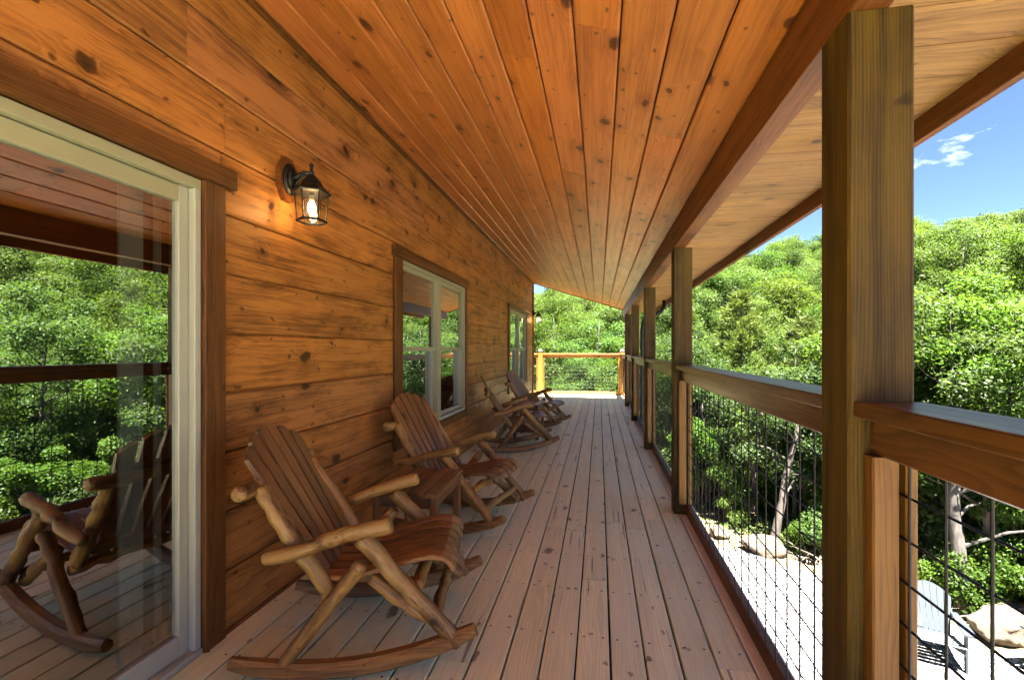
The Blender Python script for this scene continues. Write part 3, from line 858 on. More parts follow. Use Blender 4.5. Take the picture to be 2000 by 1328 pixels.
def lantern(y, label):
    """local origin on the wall face at the back plate; x points out from the wall"""
    r = tag(empty('wall_lantern', (XW, y, 2.20)), label, 'wall lantern', 'lanterns on the cabin wall')
    I = Matrix.Translation((XW, y, 2.20))
    b = MB()
    oct_ = [(0.075 * math.cos(math.pi / 8 + k * math.pi / 4), 0.125 * math.sin(math.pi / 8 + k * math.pi / 4)) for k in range(8)]
    v, f = prism_geo(oct_, 0.002, 0.032)
    b.add(v, f); b.build('mounting_block', M_BEAM, r, I)
    b = MB()
    v, f = prism_geo([(0.055 * math.cos(k * math.pi / 8), 0.085 * math.sin(k * math.pi / 8)) for k in range(16)], 0.033, 0.044); b.add(v, f)
    v, f = prism_geo([(0.038 * math.cos(k * math.pi / 8), 0.06 * math.sin(k * math.pi / 8)) for k in range(16)], 0.045, 0.062); b.add(v, f)
    b.build('back_plate', M_BLACK, r, I, True)
    b = MB()
    b.tube([(0.055, 0, 0.0), (0.09, 0, 0.02), (0.12, 0, 0.032), (0.165, 0, 0.022)], [0.019, 0.013, 0.011, 0.011], 10)
    b.tube([(0.055, 0, -0.045), (0.08, 0, -0.02), (0.105, 0, 0.012), (0.14, 0, 0.026)], 0.007, 8)
    b.build('arm', M_BLACK, r, I, True)
    cx = 0.165
    b = MB()
    lathe(b, [(0.098, -0.085), (0.100, -0.079), (0.086, -0.066), (0.060, -0.042), (0.046, -0.016), (0.026, 0.008), (0.018, 0.016)], 6, cx, 0, math.pi / 6)
    b.build('roof', M_BLACK, r, I)
    b = MB()
    lathe(b, [(0.010, 0.016), (0.017, 0.028), (0.009, 0.038), (0.008, 0.056), (0.013, 0.066), (0.006, 0.078)], 10, cx)
    b.build('finial', M_BLACK, r, I, True)
    b = MB(); zt_, zb2 = -0.086, -0.225
    for k in range(6):
        a = math.pi / 6 + k * math.pi / 3
        b.tube([(cx + 0.083 * math.cos(a), 0.083 * math.sin(a), zt_), (cx + 0.070 * math.cos(a), 0.070 * math.sin(a), zb2)], 0.0042, 6)
    b.build('cage', M_BLACK, r, I)
    b = MB()
    for k in range(6):
        a = math.pi / 6 + k * math.pi / 3; a2 = a + math.pi / 3
        b.tube([(cx + 0.073 * math.cos(a), 0.073 * math.sin(a), zb2 - 0.004), (cx + 0.073 * math.cos(a2), 0.073 * math.sin(a2), zb2 - 0.004)], 0.007, 6)
    b.build('base_ring', M_BLACK, r, I)
    b = MB()
    for k in range(6):
        a = math.pi / 6 + k * math.pi / 3; a2 = a + math.pi / 3
        b.add([(cx + 0.068 * math.cos(a), 0.068 * math.sin(a), zb2 + 0.003), (cx + 0.068 * math.cos(a2), 0.068 * math.sin(a2), zb2 + 0.003),
               (cx + 0.080 * math.cos(a2), 0.080 * math.sin(a2), zt_), (cx + 0.080 * math.cos(a), 0.080 * math.sin(a), zt_)], [(0, 1, 2, 3)])
    b.build('glass', M_LGLASS, r, I)
    b = MB(); lathe(b, [(0.014, -0.088), (0.014, -0.115), (0.011, -0.122)], 10, cx); b.build('socket', M_VINYL, r, I, True)
    b = MB(); lathe(b, [(0.009, -0.123), (0.017, -0.140), (0.021, -0.160), (0.018, -0.178), (0.008, -0.190)], 12, cx); b.build('bulb', M_BULB, r, I, True)
    ld = bpy.data.lights.new('bulb_light', 'POINT'); ld.energy = LAMP_W; ld.color = (1.0, 0.60, 0.26); ld.shadow_soft_size = 0.012
    lo = bpy.data.objects.new('bulb_light', ld); place(lo, r, Matrix.Translation((XW + cx, y, 2.20 - 0.205)))
    return r
LAMP_W = 0.09
lantern(2.215, 'black six-sided lantern glowing on the wall between door and window')
lantern(11.62, 'small black lantern at the far corner of the cabin wall')

# ------------------------------------------------------------------ log rocking chairs
def log_part(name, a, b, r0, r1, mat, root, seed, n=10, rings=11, bend=0.007):
    """peeled log from a to b in world-of-chair space; own local x along its length"""
    a, b = Vector(a), Vector(b)
    L = (b - a).length
    rnd = random.Random(seed)
    path, rad = [], []
    for i in range(rings + 1):
        t = i / rings
        r = (r0 + (r1 - r0) * t) * (1 + 0.10 * noise.noise((seed * 3.1, t * 5.0, 0.5)))
        if i in (0, rings): r *= 0.86
        path.append((L * t, bend * math.sin(math.pi * t + rnd.random()) * rnd.choice((-1, 1)), bend * noise.noise((seed, t * 2, 1.5)) * 2)); rad.append(r)
    path.insert(1, (L * 0.02 + 0.004, path[0][1], path[0][2])); rad.insert(1, rad[0] / 0.86)
    path.insert(len(path) - 1, (L * 0.98 - 0.004, path[-1][1], path[-1][2])); rad.insert(len(rad) - 1, rad[-1] / 0.86)
    v, f = tube_geo(path, rad, n)
    v2 = []
    for p in v:
        k = 1 + 0.10 * noise.noise((p[0] * 14 + seed, p[1] * 45, p[2] * 45))
        v2.append((p[0], p[1] * k, p[2] * k))
    xd = (b - a).normalized(); yd = Vector((0, 1, 0))
    if abs(xd.dot(yd)) > 0.9: yd = Vector((0, 0, 1))
    o = mesh_obj(name, v2, f, mat, None, frame(a, xd, yd), True)
    o.parent = root
    return o

def sweep_part(name, pts, w, t, mat, root, yc=0.0, rnd=0.004, taper=None):
    """bar swept along (x, z) points in a plane y = yc"""
    n = len(pts); v = []; f = []
    for i, (x, z) in enumerate(pts):
        j0, j1 = max(0, i - 1), min(n - 1, i + 1)
        d = Vector((pts[j1][0] - pts[j0][0], pts[j1][1] - pts[j0][1])).normalized()
        nx, nz = -d.y, d.x
        ww = w / 2; tt = t / 2
        if taper: ww *= taper(i / (n - 1)); tt *= taper(i / (n - 1))
        for (a, b) in ((-ww + rnd, -tt), (ww - rnd, -tt), (ww, -tt + rnd), (ww, tt - rnd), (ww - rnd, tt), (-ww + rnd, tt), (-ww, tt - rnd), (-ww, -tt + rnd)):
            v.append((x + nx * b, yc + a, z + nz * b))
    for i in range(n - 1):
        for k in range(8):
            k2 = (k + 1) % 8
            f.append((i * 8 + k, (i + 1) * 8 + k, (i + 1) * 8 + k2, i * 8 + k2))
    f.append(tuple(range(8))); f.append(tuple((n - 1) * 8 + k for k in reversed(range(8))))
    o = mesh_obj(name, v, f, mat, None, None, False)
    o.parent = root
    return o

def make_rocker():
    r = empty('rocking_chair', (0, 0, 0))
    S = 0.30
    sd = 1
    for s in (-1, 1):
        R, u0 = 1.5, -0.185
        pts = []
        for i in range(17):
            a = -0.49 + 0.955 * i / 16
            pts.append((a, R - math.sqrt(R * R - (a - u0) ** 2) + 0.036))
        sweep_part('rocker', pts, 0.058, 0.064, M_ROCKER, r, s * S, 0.014, lambda t: 1 - 0.25 * (abs(t - 0.5) * 2) ** 6)
        log_part('front_leg', (0.008, s * S, 0.545), (0.400, s * S, 0.125), 0.035, 0.031, M_LOG, r, sd); sd += 1
        log_part('rear_leg', (0.012, s * (S - 0.004), 0.455), (-0.292, s * S, 0.045), 0.030, 0.028, M_LOG, r, sd + 20); sd += 1
        log_part('seat_brace', (0.36, s * (S - 0.062), 0.130), (0.04, s * (S - 0.062), 0.365), 0.029, 0.027, M_LOG, r, sd + 9); sd += 1
        log_part('arm', (-0.350, s * (S + 0.012), 0.468), (0.135, s * (S + 0.012), 0.606), 0.026, 0.033, M_LOG, r, sd + 3, bend=0.01); sd += 1
        log_part('back_post', (-0.405, s * (S - 0.058), 0.735), (-0.130, s * (S - 0.058), 0.305), 0.032, 0.034, M_LOG, r, sd + 5); sd += 1
    log_part('back_crossbar', (-0.440, -0.345, 0.735), (-0.440, 0.345, 0.735), 0.031, 0.028, M_LOG, r, 31)
    log_part('front_stretcher', (0.305, -S + 0.03, 0.205), (0.305, S - 0.03, 0.205), 0.026, 0.024, M_LOG, r, 33)
    log_part('seat_bearer', (0.235, -S + 0.03, 0.340), (0.235, S - 0.03, 0.340), 0.026, 0.024, M_LOG, r, 35)
    log_part('seat_bearer', (-0.135, -S + 0.03, 0.298), (-0.135, S - 0.03, 0.298), 0.026, 0.024, M_LOG, r, 37)
    # seat slats run front to back in a rolled curve
    prof = [(-0.165, 0.352), (-0.10, 0.350), (-0.03, 0.358), (0.06, 0.378), (0.15, 0.404), (0.22, 0.422), (0.28, 0.431), (0.325, 0.425), (0.355, 0.405), (0.372, 0.376)]
    for k in range(6):
        y = (k - 2.5) * 0.083
        dz = 0.010 * (abs(k - 2.5) / 2.5) ** 2
        sweep_part('seat_slat', [(x, z + dz) for x, z in prof], 0.067, 0.020, M_SLAT, r, y, 0.004)
    # fanned back slats with rounded top
    rec = math.radians(30.5)
    bu = Vector((-math.sin(rec), 0, math.cos(rec))); base = Vector((-0.172, 0, 0.318))
    bn = Vector((math.cos(rec), 0, math.sin(rec)))
    for k in range(6):
        c = k - 2.5
        wb, wt = 0.047, 0.068
        yb, yt = c * 0.062, c * 0.087
        top = 0.745 - 0.012 * c * c
        out = [(-wb / 2 + yb, 0.0), (wb / 2 + yb, 0.0)]
        def topv(yy): return 0.712 - 1.7 * yy * yy
        for q in range(5):
            yy = yt + wt / 2 - wt * q / 4
            out.append((yy, topv(yy) - (0.008 if q in (0, 4) else 0)))
        T = 0.020
        lay = 0.001 * (k % 2)
        # local x along the slat for the grain
        v = [(h, y - yb, lay) for y, h in out] + [(h, y - yb, T + lay) for y, h in out]
        n = len(out)
        f = [(i, (i + 1) % n, n + (i + 1) % n, n + i) for i in range(n)]
        f.append(tuple(reversed(range(n)))); f.append(tuple(n + i for i in range(n)))
        v = [(a, b, c2) for a, b, c2 in v]
        xd = bu; yd = Vector((0, 1, 0)); zd = xd.cross(yd)
        # zd points backwards; put the slat in front of the posts
        loc = base + Vector((0, yb, 0)) + bn * 0.034
        o = mesh_obj('back_slat', v, [tuple(reversed(q)) for q in f] if False else f, M_SLAT, None, frame(loc, xd, yd))
        o.parent = r
    for t, hw in ((0.06, 0.21), (0.50, 0.24)):
        p = base + bu * t + bn * 0.006
        o = plank('back_cleat', hw * 2, 0.06, 0.02, p + Vector((0, -hw, 0)), (0, 1, 0), bu, M_SLAT, None, 0.004, True)
        o.parent = r
    return r
chair = make_rocker()
def fixnormals(root):
    for o in root.children_recursive:
        if o.type == 'MESH':
            bm = bmesh.new(); bm.from_mesh(o.data)
            bmesh.ops.recalc_face_normals(bm, faces=bm.faces); bm.to_mesh(o.data); bm.free()
fixnormals(chair)
chair_spots = [(-1.000, 1.960, 12.5, 'nearest log rocking chair, standing beside the sliding door casing'),
               (-1.010, 3.326, -10.4, 'log rocking chair in front of the nearer cream window'),
               (-1.021, 5.966, 15, 'third log rocking chair, its back seen edge-on against the plain wall'),
               (-0.975, 7.513, -10.3, 'farthest log rocking chair, by the far window')]
for i, (x, y, a, lab) in enumerate(chair_spots):
    M = Matrix.Translation((x, y, 0.0)) @ Matrix.Rotation(math.radians(a), 4, 'Z')
    if i == 0:
        c = chair; c.matrix_basis = M; WM[c.name] = M
    else:
        c = copy_tree(chair, M)
    tag(c, lab, 'rocking chair', 'log rocking chairs along the wall')

# ------------------------------------------------------------------ slatted side tables
def make_table():
    r = empty('side_table', (0, 0, 0))
    W, D, Ht = 0.40, 0.54, 0.50
    for k in range(5):
        x = (k - 2) * W / 5
        p = plank('top_slat', D, W / 5 - 0.007, 0.020, (x, -D / 2, Ht - 0.020), (0, 1, 0), (-1, 0, 0), M_SLAT, None, 0.004); p.parent = r
    for sx in (-1, 1):
        for sy in (-1, 1):
            x, y = sx * (W / 2 - 0.035), sy * (D / 2 - 0.04)
            o = bar('leg', (x - 0.021, y - 0.021, 0.001), (x + 0.021, y + 0.021, Ht - 0.021), 'z', M_SLAT, None); o.parent = r
    for sy in (-1, 1):
        y = sy * (D / 2 - 0.04)
        o = bar('apron', (-W / 2 + 0.057, y - 0.010, Ht - 0.09), (W / 2 - 0.057, y + 0.010, Ht - 0.022), 'x', M_SLAT, None); o.parent = r
        o = bar('stretcher', (-W / 2 + 0.057, y - 0.010, 0.10), (W / 2 - 0.057, y + 0.010, 0.14), 'x', M_SLAT, None); o.parent = r
    for sx in (-1, 1):
        x = sx * (W / 2 - 0.035)
        o = bar('apron', (x - 0.010, -D / 2 + 0.062, Ht - 0.09), (x + 0.010, D / 2 - 0.062, Ht - 0.022), 'y', M_SLAT, None); o.parent = r
    return r
tbl = make_table()
for i, (x, y, a, lab) in enumerate([(-1.065, 2.64, 2, 'small brown slatted side table between the two nearer rocking chairs'),
                                    (-1.02, 6.75, -3, 'small brown slatted side table between the two farther rocking chairs')]):
    M = Matrix.Translation((x, y, 0.002)) @ Matrix.Rotation(math.radians(a), 4, 'Z')
    if i == 0: tbl.matrix_basis = M; WM[tbl.name] = M; t = tbl
    else: t = copy_tree(tbl, M)
    tag(t, lab, 'side table', 'slatted side tables on the porch')

# ------------------------------------------------------------------ grey garden chairs on the gravel
def make_garden_chair():
    r = empty('garden_chair', (0, 0, 0))      # faces local -y
    rec = math.radians(24)
    bu = Vector((0, math.sin(rec), math.cos(rec))); base = Vector((0, 0.22, 0.22)); bn = Vector((0, -math.cos(rec), math.sin(rec)))
    for k in range(7):
        c = k - 3
        wb, wt = 0.060, 0.082
        xb, xt = c * 0.066, c * 0.087
        def topv(xx): return 0.80 - 2.0 * xx * xx
        out = [(xb - wb / 2, 0.0), (xb + wb / 2, 0.0)] + [(xt + wt / 2 - wt * q / 4, topv(xt + wt / 2 - wt * q / 4)) for q in range(5)]
        n = len(out)
        v = [base + Vector((x, 0, 0)) + bu * h for x, h in out] + [base + Vector((x, 0, 0)) + bu * h + bn * 0.018 for x, h in out]
        f = [(i, (i + 1) % n, n + (i + 1) % n, n + i) for i in range(n)] + [tuple(reversed(range(n))), tuple(n + i for i in range(n))]
        o = mesh_obj('back_slat', v, f, M_GREY); o.parent = r
    for h, hw in ((0.06, 0.24), (0.42, 0.30)):
        p = base + bu * h - bn * 0.021
        o = plank('back_rail', hw * 2, 0.06, 0.02, p - Vector((hw, 0, 0)), (1, 0, 0), bu, M_GREY, None, 0.004, True); o.parent = r
    prof = [(0.20, 0.255), (0.05, 0.285), (-0.12, 0.335), (-0.24, 0.365), (-0.30, 0.362), (-0.335, 0.33)]
    for k in range(6):
        t = k / 5
        i = min(4, int(t * 5)); y = 0.19 - 0.105 * k; z = 0.265 + 0.023 * k
        if k == 5: z -= 0.012
        o = plank('seat_slat', 0.54, 0.092, 0.018, (-0.27, y, z), (1, 0, 0), (0, 1, -0.22), M_GREY, None, 0.004, True); o.parent = r
    for s in (-1, 1):
        x = s * 0.31
        m = MB()
        pts = [(-0.36, 0.565), (-0.10, 0.572), (0.36, 0.572)]
        wv = [(0.075), (0.07), (0.04)]
        v = []
        for (y, z), w in zip(pts, wv):
            v += [(x - w, y, z), (x + w, y, z), (x + w, y, z + 0.024), (x - w, y, z + 0.024)]
        f = []
        for i in range(2):
            for k in range(4):
                f.append((i * 4 + k, i * 4 + (k + 1) % 4, (i + 1) * 4 + (k + 1) % 4, (i + 1) * 4 + k))
        f += [(3, 2, 1, 0), (8, 9, 10, 11)]
        o = m.add(v, f).build('arm', M_GREY); o.parent = r
        o = plank('front_leg', 0.56, 0.085, 0.03, (x - 0.015, -0.28, 0.0), (0, 0.03, 1), (0, 1, 0), M_GREY, None, 0.005, True); o.parent = r
        o = plank('rear_leg', 0.86, 0.10, 0.028, (s * 0.275 - 0.014, -0.30, 0.30), (0, 0.95, -0.315), (0, 0.3, 0.95), M_GREY, None, 0.005, True); o.parent = r
    fixnormals(r)
    return r
gch = make_garden_chair()
gspots = [(4.62, 7.42, math.radians(-18), 'grey slatted garden chair standing on the gravel below the porch'),
          (6.02, 7.20, math.radians(-75), 'grey garden chair mostly cut off by the right edge of the picture')]
for i, (x, y, a, lab) in enumerate(gspots):
    M = Matrix.Translation((x, y, GZ + 0.018)) @ Matrix.Rotation(a, 4, 'Z') @ Matrix.Scale(0.88, 4)
    if i == 0: gch.matrix_basis = M; WM[gch.name] = M; t = gch
    else: t = copy_tree(gch, M)
    tag(t, lab, 'garden chair', 'grey garden chairs on the gravel')

# ------------------------------------------------------------------ boulders
def boulder(x, y, sx, sy, sz, seed, label, name='boulder'):
    bm = bmesh.new(); bmesh.ops.create_icosphere(bm, subdivisions=4, radius=1.0)
    rnd = random.Random(seed)
    planes = []
    for k in range(9):
        d = Vector((rnd.gauss(0, 1), rnd.gauss(0, 1), rnd.gauss(0, 0.7))).normalized(); planes.append((d, rnd.uniform(0.62, 0.9)))
    for v in bm.verts:
        p = v.co.copy()
        for d, h in planes:
            e = p.dot(d) - h
            if e > 0: p -= d * e * 0.9
        k = 1 + 0.16 * noise.noise(p * 1.7 + Vector((seed, 0, 0))) + 0.09 * noise.noise(p * 5 + Vector((0, seed, 0)))
        v.co = Vector((p.x * sx * k, p.y * sy * k, p.z * sz * k))
    me = bpy.data.meshes.new(name); bm.to_mesh(me); bm.free(); me.materials.append(M_ROCK)
    me.polygons.foreach_set('use_smooth', [True] * len(me.polygons))
    o = bpy.data.objects.new(name, me)
    place(o, None, Matrix.Translation((x, y, GZ + sz * 0.42)) @ Matrix.Rotation(rnd.uniform(0, 6), 4, 'Z'))
    return tag(o, label, 'boulder', 'boulders along the gravel edge')
boulder(5.98, 8.20, 0.52, 0.36, 0.28, 3, 'big pale boulder behind the grey garden chair')
boulder(6.35, 8.45, 0.30, 0.25, 0.33, 5, 'brown upright boulder just right of the big pale one')
boulder(3.42, 10.62, 0.44, 0.32, 0.24, 8, 'tan boulder at the foot of the leaning bare trunk')
boulder(2.72, 11.30, 0.26, 0.22, 0.16, 12, 'small tan rock at the far end of the gravel edge')
boulder(4.72, 9.38, 0.28, 0.22, 0.13, 15, 'low brown rock on the gravel edge, hidden mostly by the big post')

# ------------------------------------------------------------------ vegetation
def leaf_arrays(centers, dirs, ls, rng, aspect=0.55, updot=0.75, rand=0.7):
    n = len(centers)
    nr = dirs * 0.55 + np.array([0, 0, updot]) + rng.normal(0, rand, (n, 3))
    nr /= np.linalg.norm(nr, axis=1)[:, None] + 1e-9
    a = rng.normal(0, 1, (n, 3)); a -= nr * (a * nr).sum(1)[:, None]
    a /= np.linalg.norm(a, axis=1)[:, None] + 1e-9
    b = np.cross(nr, a)
    L = (ls * rng.uniform(0.65, 1.35, n))[:, None]
    w = L * aspect * 0.5
    v = np.empty((n, 4, 3))
    v[:, 0] = centers - a * L * 0.5
    v[:, 1] = centers + b * w - nr * L * 0.06
    v[:, 2] = centers + a * L * 0.5 - nr * L * 0.10
    v[:, 3] = centers - b * w - nr * L * 0.06
    return v.reshape(-1, 3)

def leaf_mesh(name, verts, tint, mat):
    n = len(verts) // 4
    me = bpy.data.meshes.new(name)
    me.vertices.add(n * 4); me.vertices.foreach_set('co', verts.astype(np.float32).ravel())
    me.loops.add(n * 4); me.loops.foreach_set('vertex_index', np.arange(n * 4, dtype=np.int32))
    me.polygons.add(n); me.polygons.foreach_set('loop_start', np.arange(0, n * 4, 4, dtype=np.int32))
    me.polygons.foreach_set('loop_total', np.full(n, 4, dtype=np.int32))
    at = me.attributes.new('tint', 'FLOAT', 'POINT')
    at.data.foreach_set('value', np.repeat(tint, 4).astype(np.float32))
    me.materials.append(mat); me.update(calc_edges=True)
    return me

def broadleaf(seed, Ht, R, base, ncl, nleaf, ls, mat, bark, tr=0.14, crownsq=0.8):
    rng = np.random.default_rng(seed); rnd = random.Random(seed)
    m = MB()
    tp = [(0, 0, -0.6)]
    for i in range(1, 8):
        t = i / 7
        tp.append((0.22 * math.sin(seed + t * 3) * t * R * 0.4, 0.22 * math.cos(seed * 1.7 + t * 2.6) * t * R * 0.4, Ht * 0.88 * t))
    m.tube(tp, [tr * (1.25 - 1.12 * i / 7) for i in range(8)], 8)
    zc = base + (Ht - base) * 0.5
    cen, rad = [], []
    for k in range(ncl):
        while True:
            p = rng.uniform(-1, 1, 3)
            q = np.linalg.norm(p)
            if 0.35 < q < 1.0: break
        # egg shape, wider low down
        f = 1.0 - 0.35 * max(0, p[2])
        c = np.array([p[0] * R * f, p[1] * R * f, zc + p[2] * (Ht - base) * 0.5])
        cen.append(c); rad.append(rng.uniform(0.20, 0.34) * R)
    for c in cen[: max(10, ncl // 2)]:
        h = max(base * 0.75, c[2] - rnd.uniform(0.5, 1.2) * R * 0.6)
        h = min(h, Ht * 0.85)
        i = h / (Ht * 0.88) * 7; i0 = min(6, int(i)); fr = min(1, i - i0)
        s = Vector(tp[i0]).lerp(Vector(tp[i0 + 1]), fr) if i0 > 0 else Vector((0, 0, h))
        e = Vector(c); mid = s.lerp(e, 0.5) + Vector((0, 0, -0.12 * (e - s).length + rnd.uniform(0, .15)))
        m.tube([s, mid, e], [tr * 0.36, tr * 0.22, tr * 0.06], 5)
    cen = np.array(cen); rad = np.array(rad)
    w = rad ** 2; idx = rng.choice(len(cen), nleaf, p=w / w.sum())
    d = rng.normal(0, 1, (nleaf, 3)); d /= np.linalg.norm(d, axis=1)[:, None]
    d[:, 2] = np.abs(d[:, 2]) * np.where(rng.random(nleaf) < 0.72, 1, -1)
    u = rng.random(nleaf) ** 0.4
    pos = cen[idx] + d * (rad[idx] * u)[:, None] * np.array([1.15, 1.15, crownsq])
    # sprays: pull leaves into little twig ends
    tw = rng.normal(0, 1, (nleaf // 9 + 1, 3)) * ls * 1.0
    pos += np.repeat(rng.normal(0, 1, (nleaf // 9 + 1, 3)), 9, axis=0)[:nleaf] * ls * 0.6
    cl_t = rng.uniform(0.0, 0.55, len(cen))
    tint = np.clip(cl_t[idx] * 0.7 + rng.uniform(0, 0.6, nleaf), 0, 1)
    crown = leaf_mesh('crown', leaf_arrays(pos, d, ls, rng), tint, mat)
    me = bpy.data.meshes.new('trunk'); me.from_pydata(m.v, [], m.f); me.update(); me.materials.append(bark)
    me.polygons.foreach_set('use_smooth', [True] * len(me.polygons))
    return me, crown

def pine(seed, Ht, R, nper, ls):
    rng = np.random.default_rng(seed); m = MB()
    m.tube([(0, 0, -0.5), (0.05, 0.03, Ht * 0.5), (0, 0, Ht)], [0.09, 0.06, 0.012], 7)
    pts, ds = [], []
    nl = 13
    for i in range(nl):
        t = i / (nl - 1); z = Ht * (0.22 + 0.76 * t)
        L = R * (1 - t) ** 0.75 + 0.12
        for k in range(6):
            a = rng.uniform(0, 6.28); e = Vector((math.cos(a) * L, math.sin(a) * L, z + L * rng.uniform(0.15, 0.55)))
            s = Vector((0, 0, z)); m.tube([s, e], [0.016, 0.005], 4)
            tt = 0.25 + 0.75 * rng.random(nper) ** 0.7
            c = np.array(s)[None] * (1 - tt[:, None]) + np.array(e)[None] * tt[:, None] + rng.normal(0, 0.06, (nper, 3))
            pts.append(c); ds.append(np.tile(np.array((e - s).normalized()), (nper, 1)))
    pts = np.concatenate(pts); ds = np.concatenate(ds); n = len(pts)
    dirn = ds + rng.normal(0, 0.6, (n, 3)) + np.array([0, 0, 0.35]); dirn /= np.linalg.norm(dirn, axis=1)[:, None]
    side = np.cross(dirn, rng.normal(0, 1, (n, 3))); side /= np.linalg.norm(side, axis=1)[:, None]
    L = (ls * rng.uniform(0.7, 1.3, n))[:, None]
    v = np.empty((n, 4, 3)); v[:, 0] = pts; v[:, 1] = pts + dirn * L * 0.5 + side * L * 0.07
    v[:, 2] = pts + dirn * L; v[:, 3] = pts + dirn * L * 0.5 - side * L * 0.07
    crown = leaf_mesh('crown', v.reshape(-1, 3), rng.random(n), M_NEEDLE)
    me = bpy.data.meshes.new('trunk'); me.from_pydata(m.v, [], m.f); me.update(); me.materials.append(M_BARK2)
    return me, crown

def bush(seed, H_, R, nleaf, ls, mat):
    rng = np.random.default_rng(seed); m = MB()
    cen, rad = [], []
    for k in range(14):
        a = rng.uniform(0, 6.28); q = rng.uniform(0, 0.8) * R; z = rng.uniform(0.25, 0.85) * H_
        c = np.array([q * math.cos(a), q * math.sin(a), z]); cen.append(c); rad.append(rng.uniform(0.2, 0.36) * R)
        m.tube([(c[0] * 0.1, c[1] * 0.1, -0.2), (c[0] * 0.5, c[1] * 0.5, z * 0.55), tuple(c)], [0.014, 0.010, 0.004], 4)
    cen = np.array(cen); rad = np.array(rad); idx = rng.integers(0, 14, nleaf)
    d = rng.normal(0, 1, (nleaf, 3)); d /= np.linalg.norm(d, axis=1)[:, None]
    pos = cen[idx] + d * (rad[idx] * rng.random(nleaf) ** 0.4)[:, None]
    pos[:, 2] = np.maximum(pos[:, 2], 0.03)
    crown = leaf_mesh('foliage', leaf_arrays(pos, d, ls, rng), rng.random(nleaf), mat)
    me = bpy.data.meshes.new('stem'); me.from_pydata(m.v, [], m.f); me.update(); me.materials.append(M_BARK2)
    return me, crown

FAR = [broadleaf(100 + i, 12.5, 3.6, 2.2, 60, 42000, 0.16, M_LEAF if i % 2 else M_LEAF2, M_BARK2, 0.17) for i in range(4)]
MID = [broadleaf(200 + i, 9.0, 2.5, 1.6, 54, 40000, 0.105, M_LEAF2 if i % 3 else M_LEAF, M_BARK if i % 2 else M_BARK2, 0.10) for i in range(4)]
NEAR = [broadleaf(300 + i, 6.2, 1.7, 1.2, 40, 26000, 0.080, M_LEAF2 if i % 2 else M_LEAF, M_BARK, 0.055) for i in range(3)]
PINE = [pine(400 + i, 5.0, 1.15, 150, 0.17) for i in range(2)]
BUSH = [bush(500 + i, 1.25, 0.95, 6000, 0.070, M_LEAF2 if i else M_LEAF) for i in range(3)]

PLANTS = []
def plant(name, meshes, x, y, s, sz, label, cat, group, parts=('trunk', 'crown'), lean=0.0):
    r = bpy.data.objects.new(name, None); COL.objects.link(r)
    r.location = (x, y, terrain_z(x, y)); r.scale = (s, s, sz)
    r.rotation_euler = (lean, 0, random.uniform(0, 6.28)); r.empty_display_size = 0.2
    for nm, me in zip(parts, meshes):
        o = bpy.data.objects.new(nm, me); COL.objects.link(o); o.parent = r
    PLANTS.append((r, label, cat, group)); r['category'] = cat; r['group'] = group; r['label'] = label
    return r

def limit_tan(phi):
    pts = [(-30, 0.10), (-9, 0.125), (0, 0.160), (10, 0.188), (20, 0.207), (28, 0.213), (37, 0.208), (70, 0.205)]
    for (a, b), (c, d) in zip(pts, pts[1:]):
        if a <= phi <= c: return b + (d - b) * (phi - a) / (c - a)
    return 0.2
placed = []
def free(x, y, dmin):
    for (a, b, r) in placed:
        if (a - x) ** 2 + (b - y) ** 2 < (dmin * 0.5 + r * 0.5) ** 2: return False
    return True
rf_ = random.Random(42)
def scatter(count, d0, d1, spacing, pool, base_h, hr, lab, name, cat, group, qmin, phi0=-17, phi1=66, pw=1.0, tries=6000):
    done = 0
    for _ in range(tries):
        if done >= count: break
        phi = rf_.uniform(phi0, phi1)
        D = d0 + (d1 - d0) * rf_.random() ** pw
        x, y = D * math.sin(math.radians(phi)), D * math.cos(math.radians(phi))
        if 0.73 * x + 0.683 * y < qmin: continue
        if x < 1.5 and y < 15.5: continue
        if not free(x, y, spacing): continue
        gz = terrain_z(x, y)
        top = 1.29 + D * (limit_tan(phi) + rf_.uniform(-0.035, 0.004)) - gz
        h = rf_.uniform(*hr)
        h = min(h, top)
        if h < hr[0] * 0.55: continue
        s = h / base_h
        plant(name, rf_.choice(pool), x, y, (s ** 0.7) * rf_.uniform(0.9, 1.15), s, lab, cat, group)
        placed.append((x, y, spacing)); done += 1
    return done
TREES_FAR = 'leafy tree in the dense canopy of the far hillside'
TREES_MID = 'leafy tree of the middle distance in front of the hillside'
TREES_NEAR = 'slender young broadleaf tree at the near edge of the woods'
# trees that can be told apart
def special(name, meshes, px, py, D, h, bh, lab, lean=0.0, cat='tree'):
    a = (px - 1000) / 900; c_, s_ = math.cos(YAW), math.sin(YAW)
    dx, dy = a * c_ - s_, a * s_ + c_
    k = D / math.hypot(dx, dy); x, y = dx * k, dy * k
    r = plant(name, meshes, x, y, (h / bh) ** 0.8, h / bh, lab, cat, 'woods round the gravel yard', lean=lean)
    placed.append((x, y, 1.2)); return r, x, y
special('pine_tree', PINE[0], 1447, 690, 17.5, 5.9, 5.0, 'young pine seen above the rail left of the big post', cat='pine tree')
special('pine_tree', PINE[1], 1572, 690, 14.5, 4.9, 5.0, 'young pine just left of the nearest big post', cat='pine tree')
special('sapling', NEAR[0], 1850, 690, 11.8, 6.0, 6.2, 'tall leafy sapling beyond the rail right of the big post')
special('sapling', NEAR[1], 1965, 690, 12.2, 5.8, 6.2, 'leafy sapling at the right edge of the picture')
n3 = scatter(40, 12.5, 23, 1.7, NEAR, 6.2, (3.6, 6.4), TREES_NEAR, 'young_tree', 'tree', 'young trees at the edge of the woods', 11.3, -12, 66)
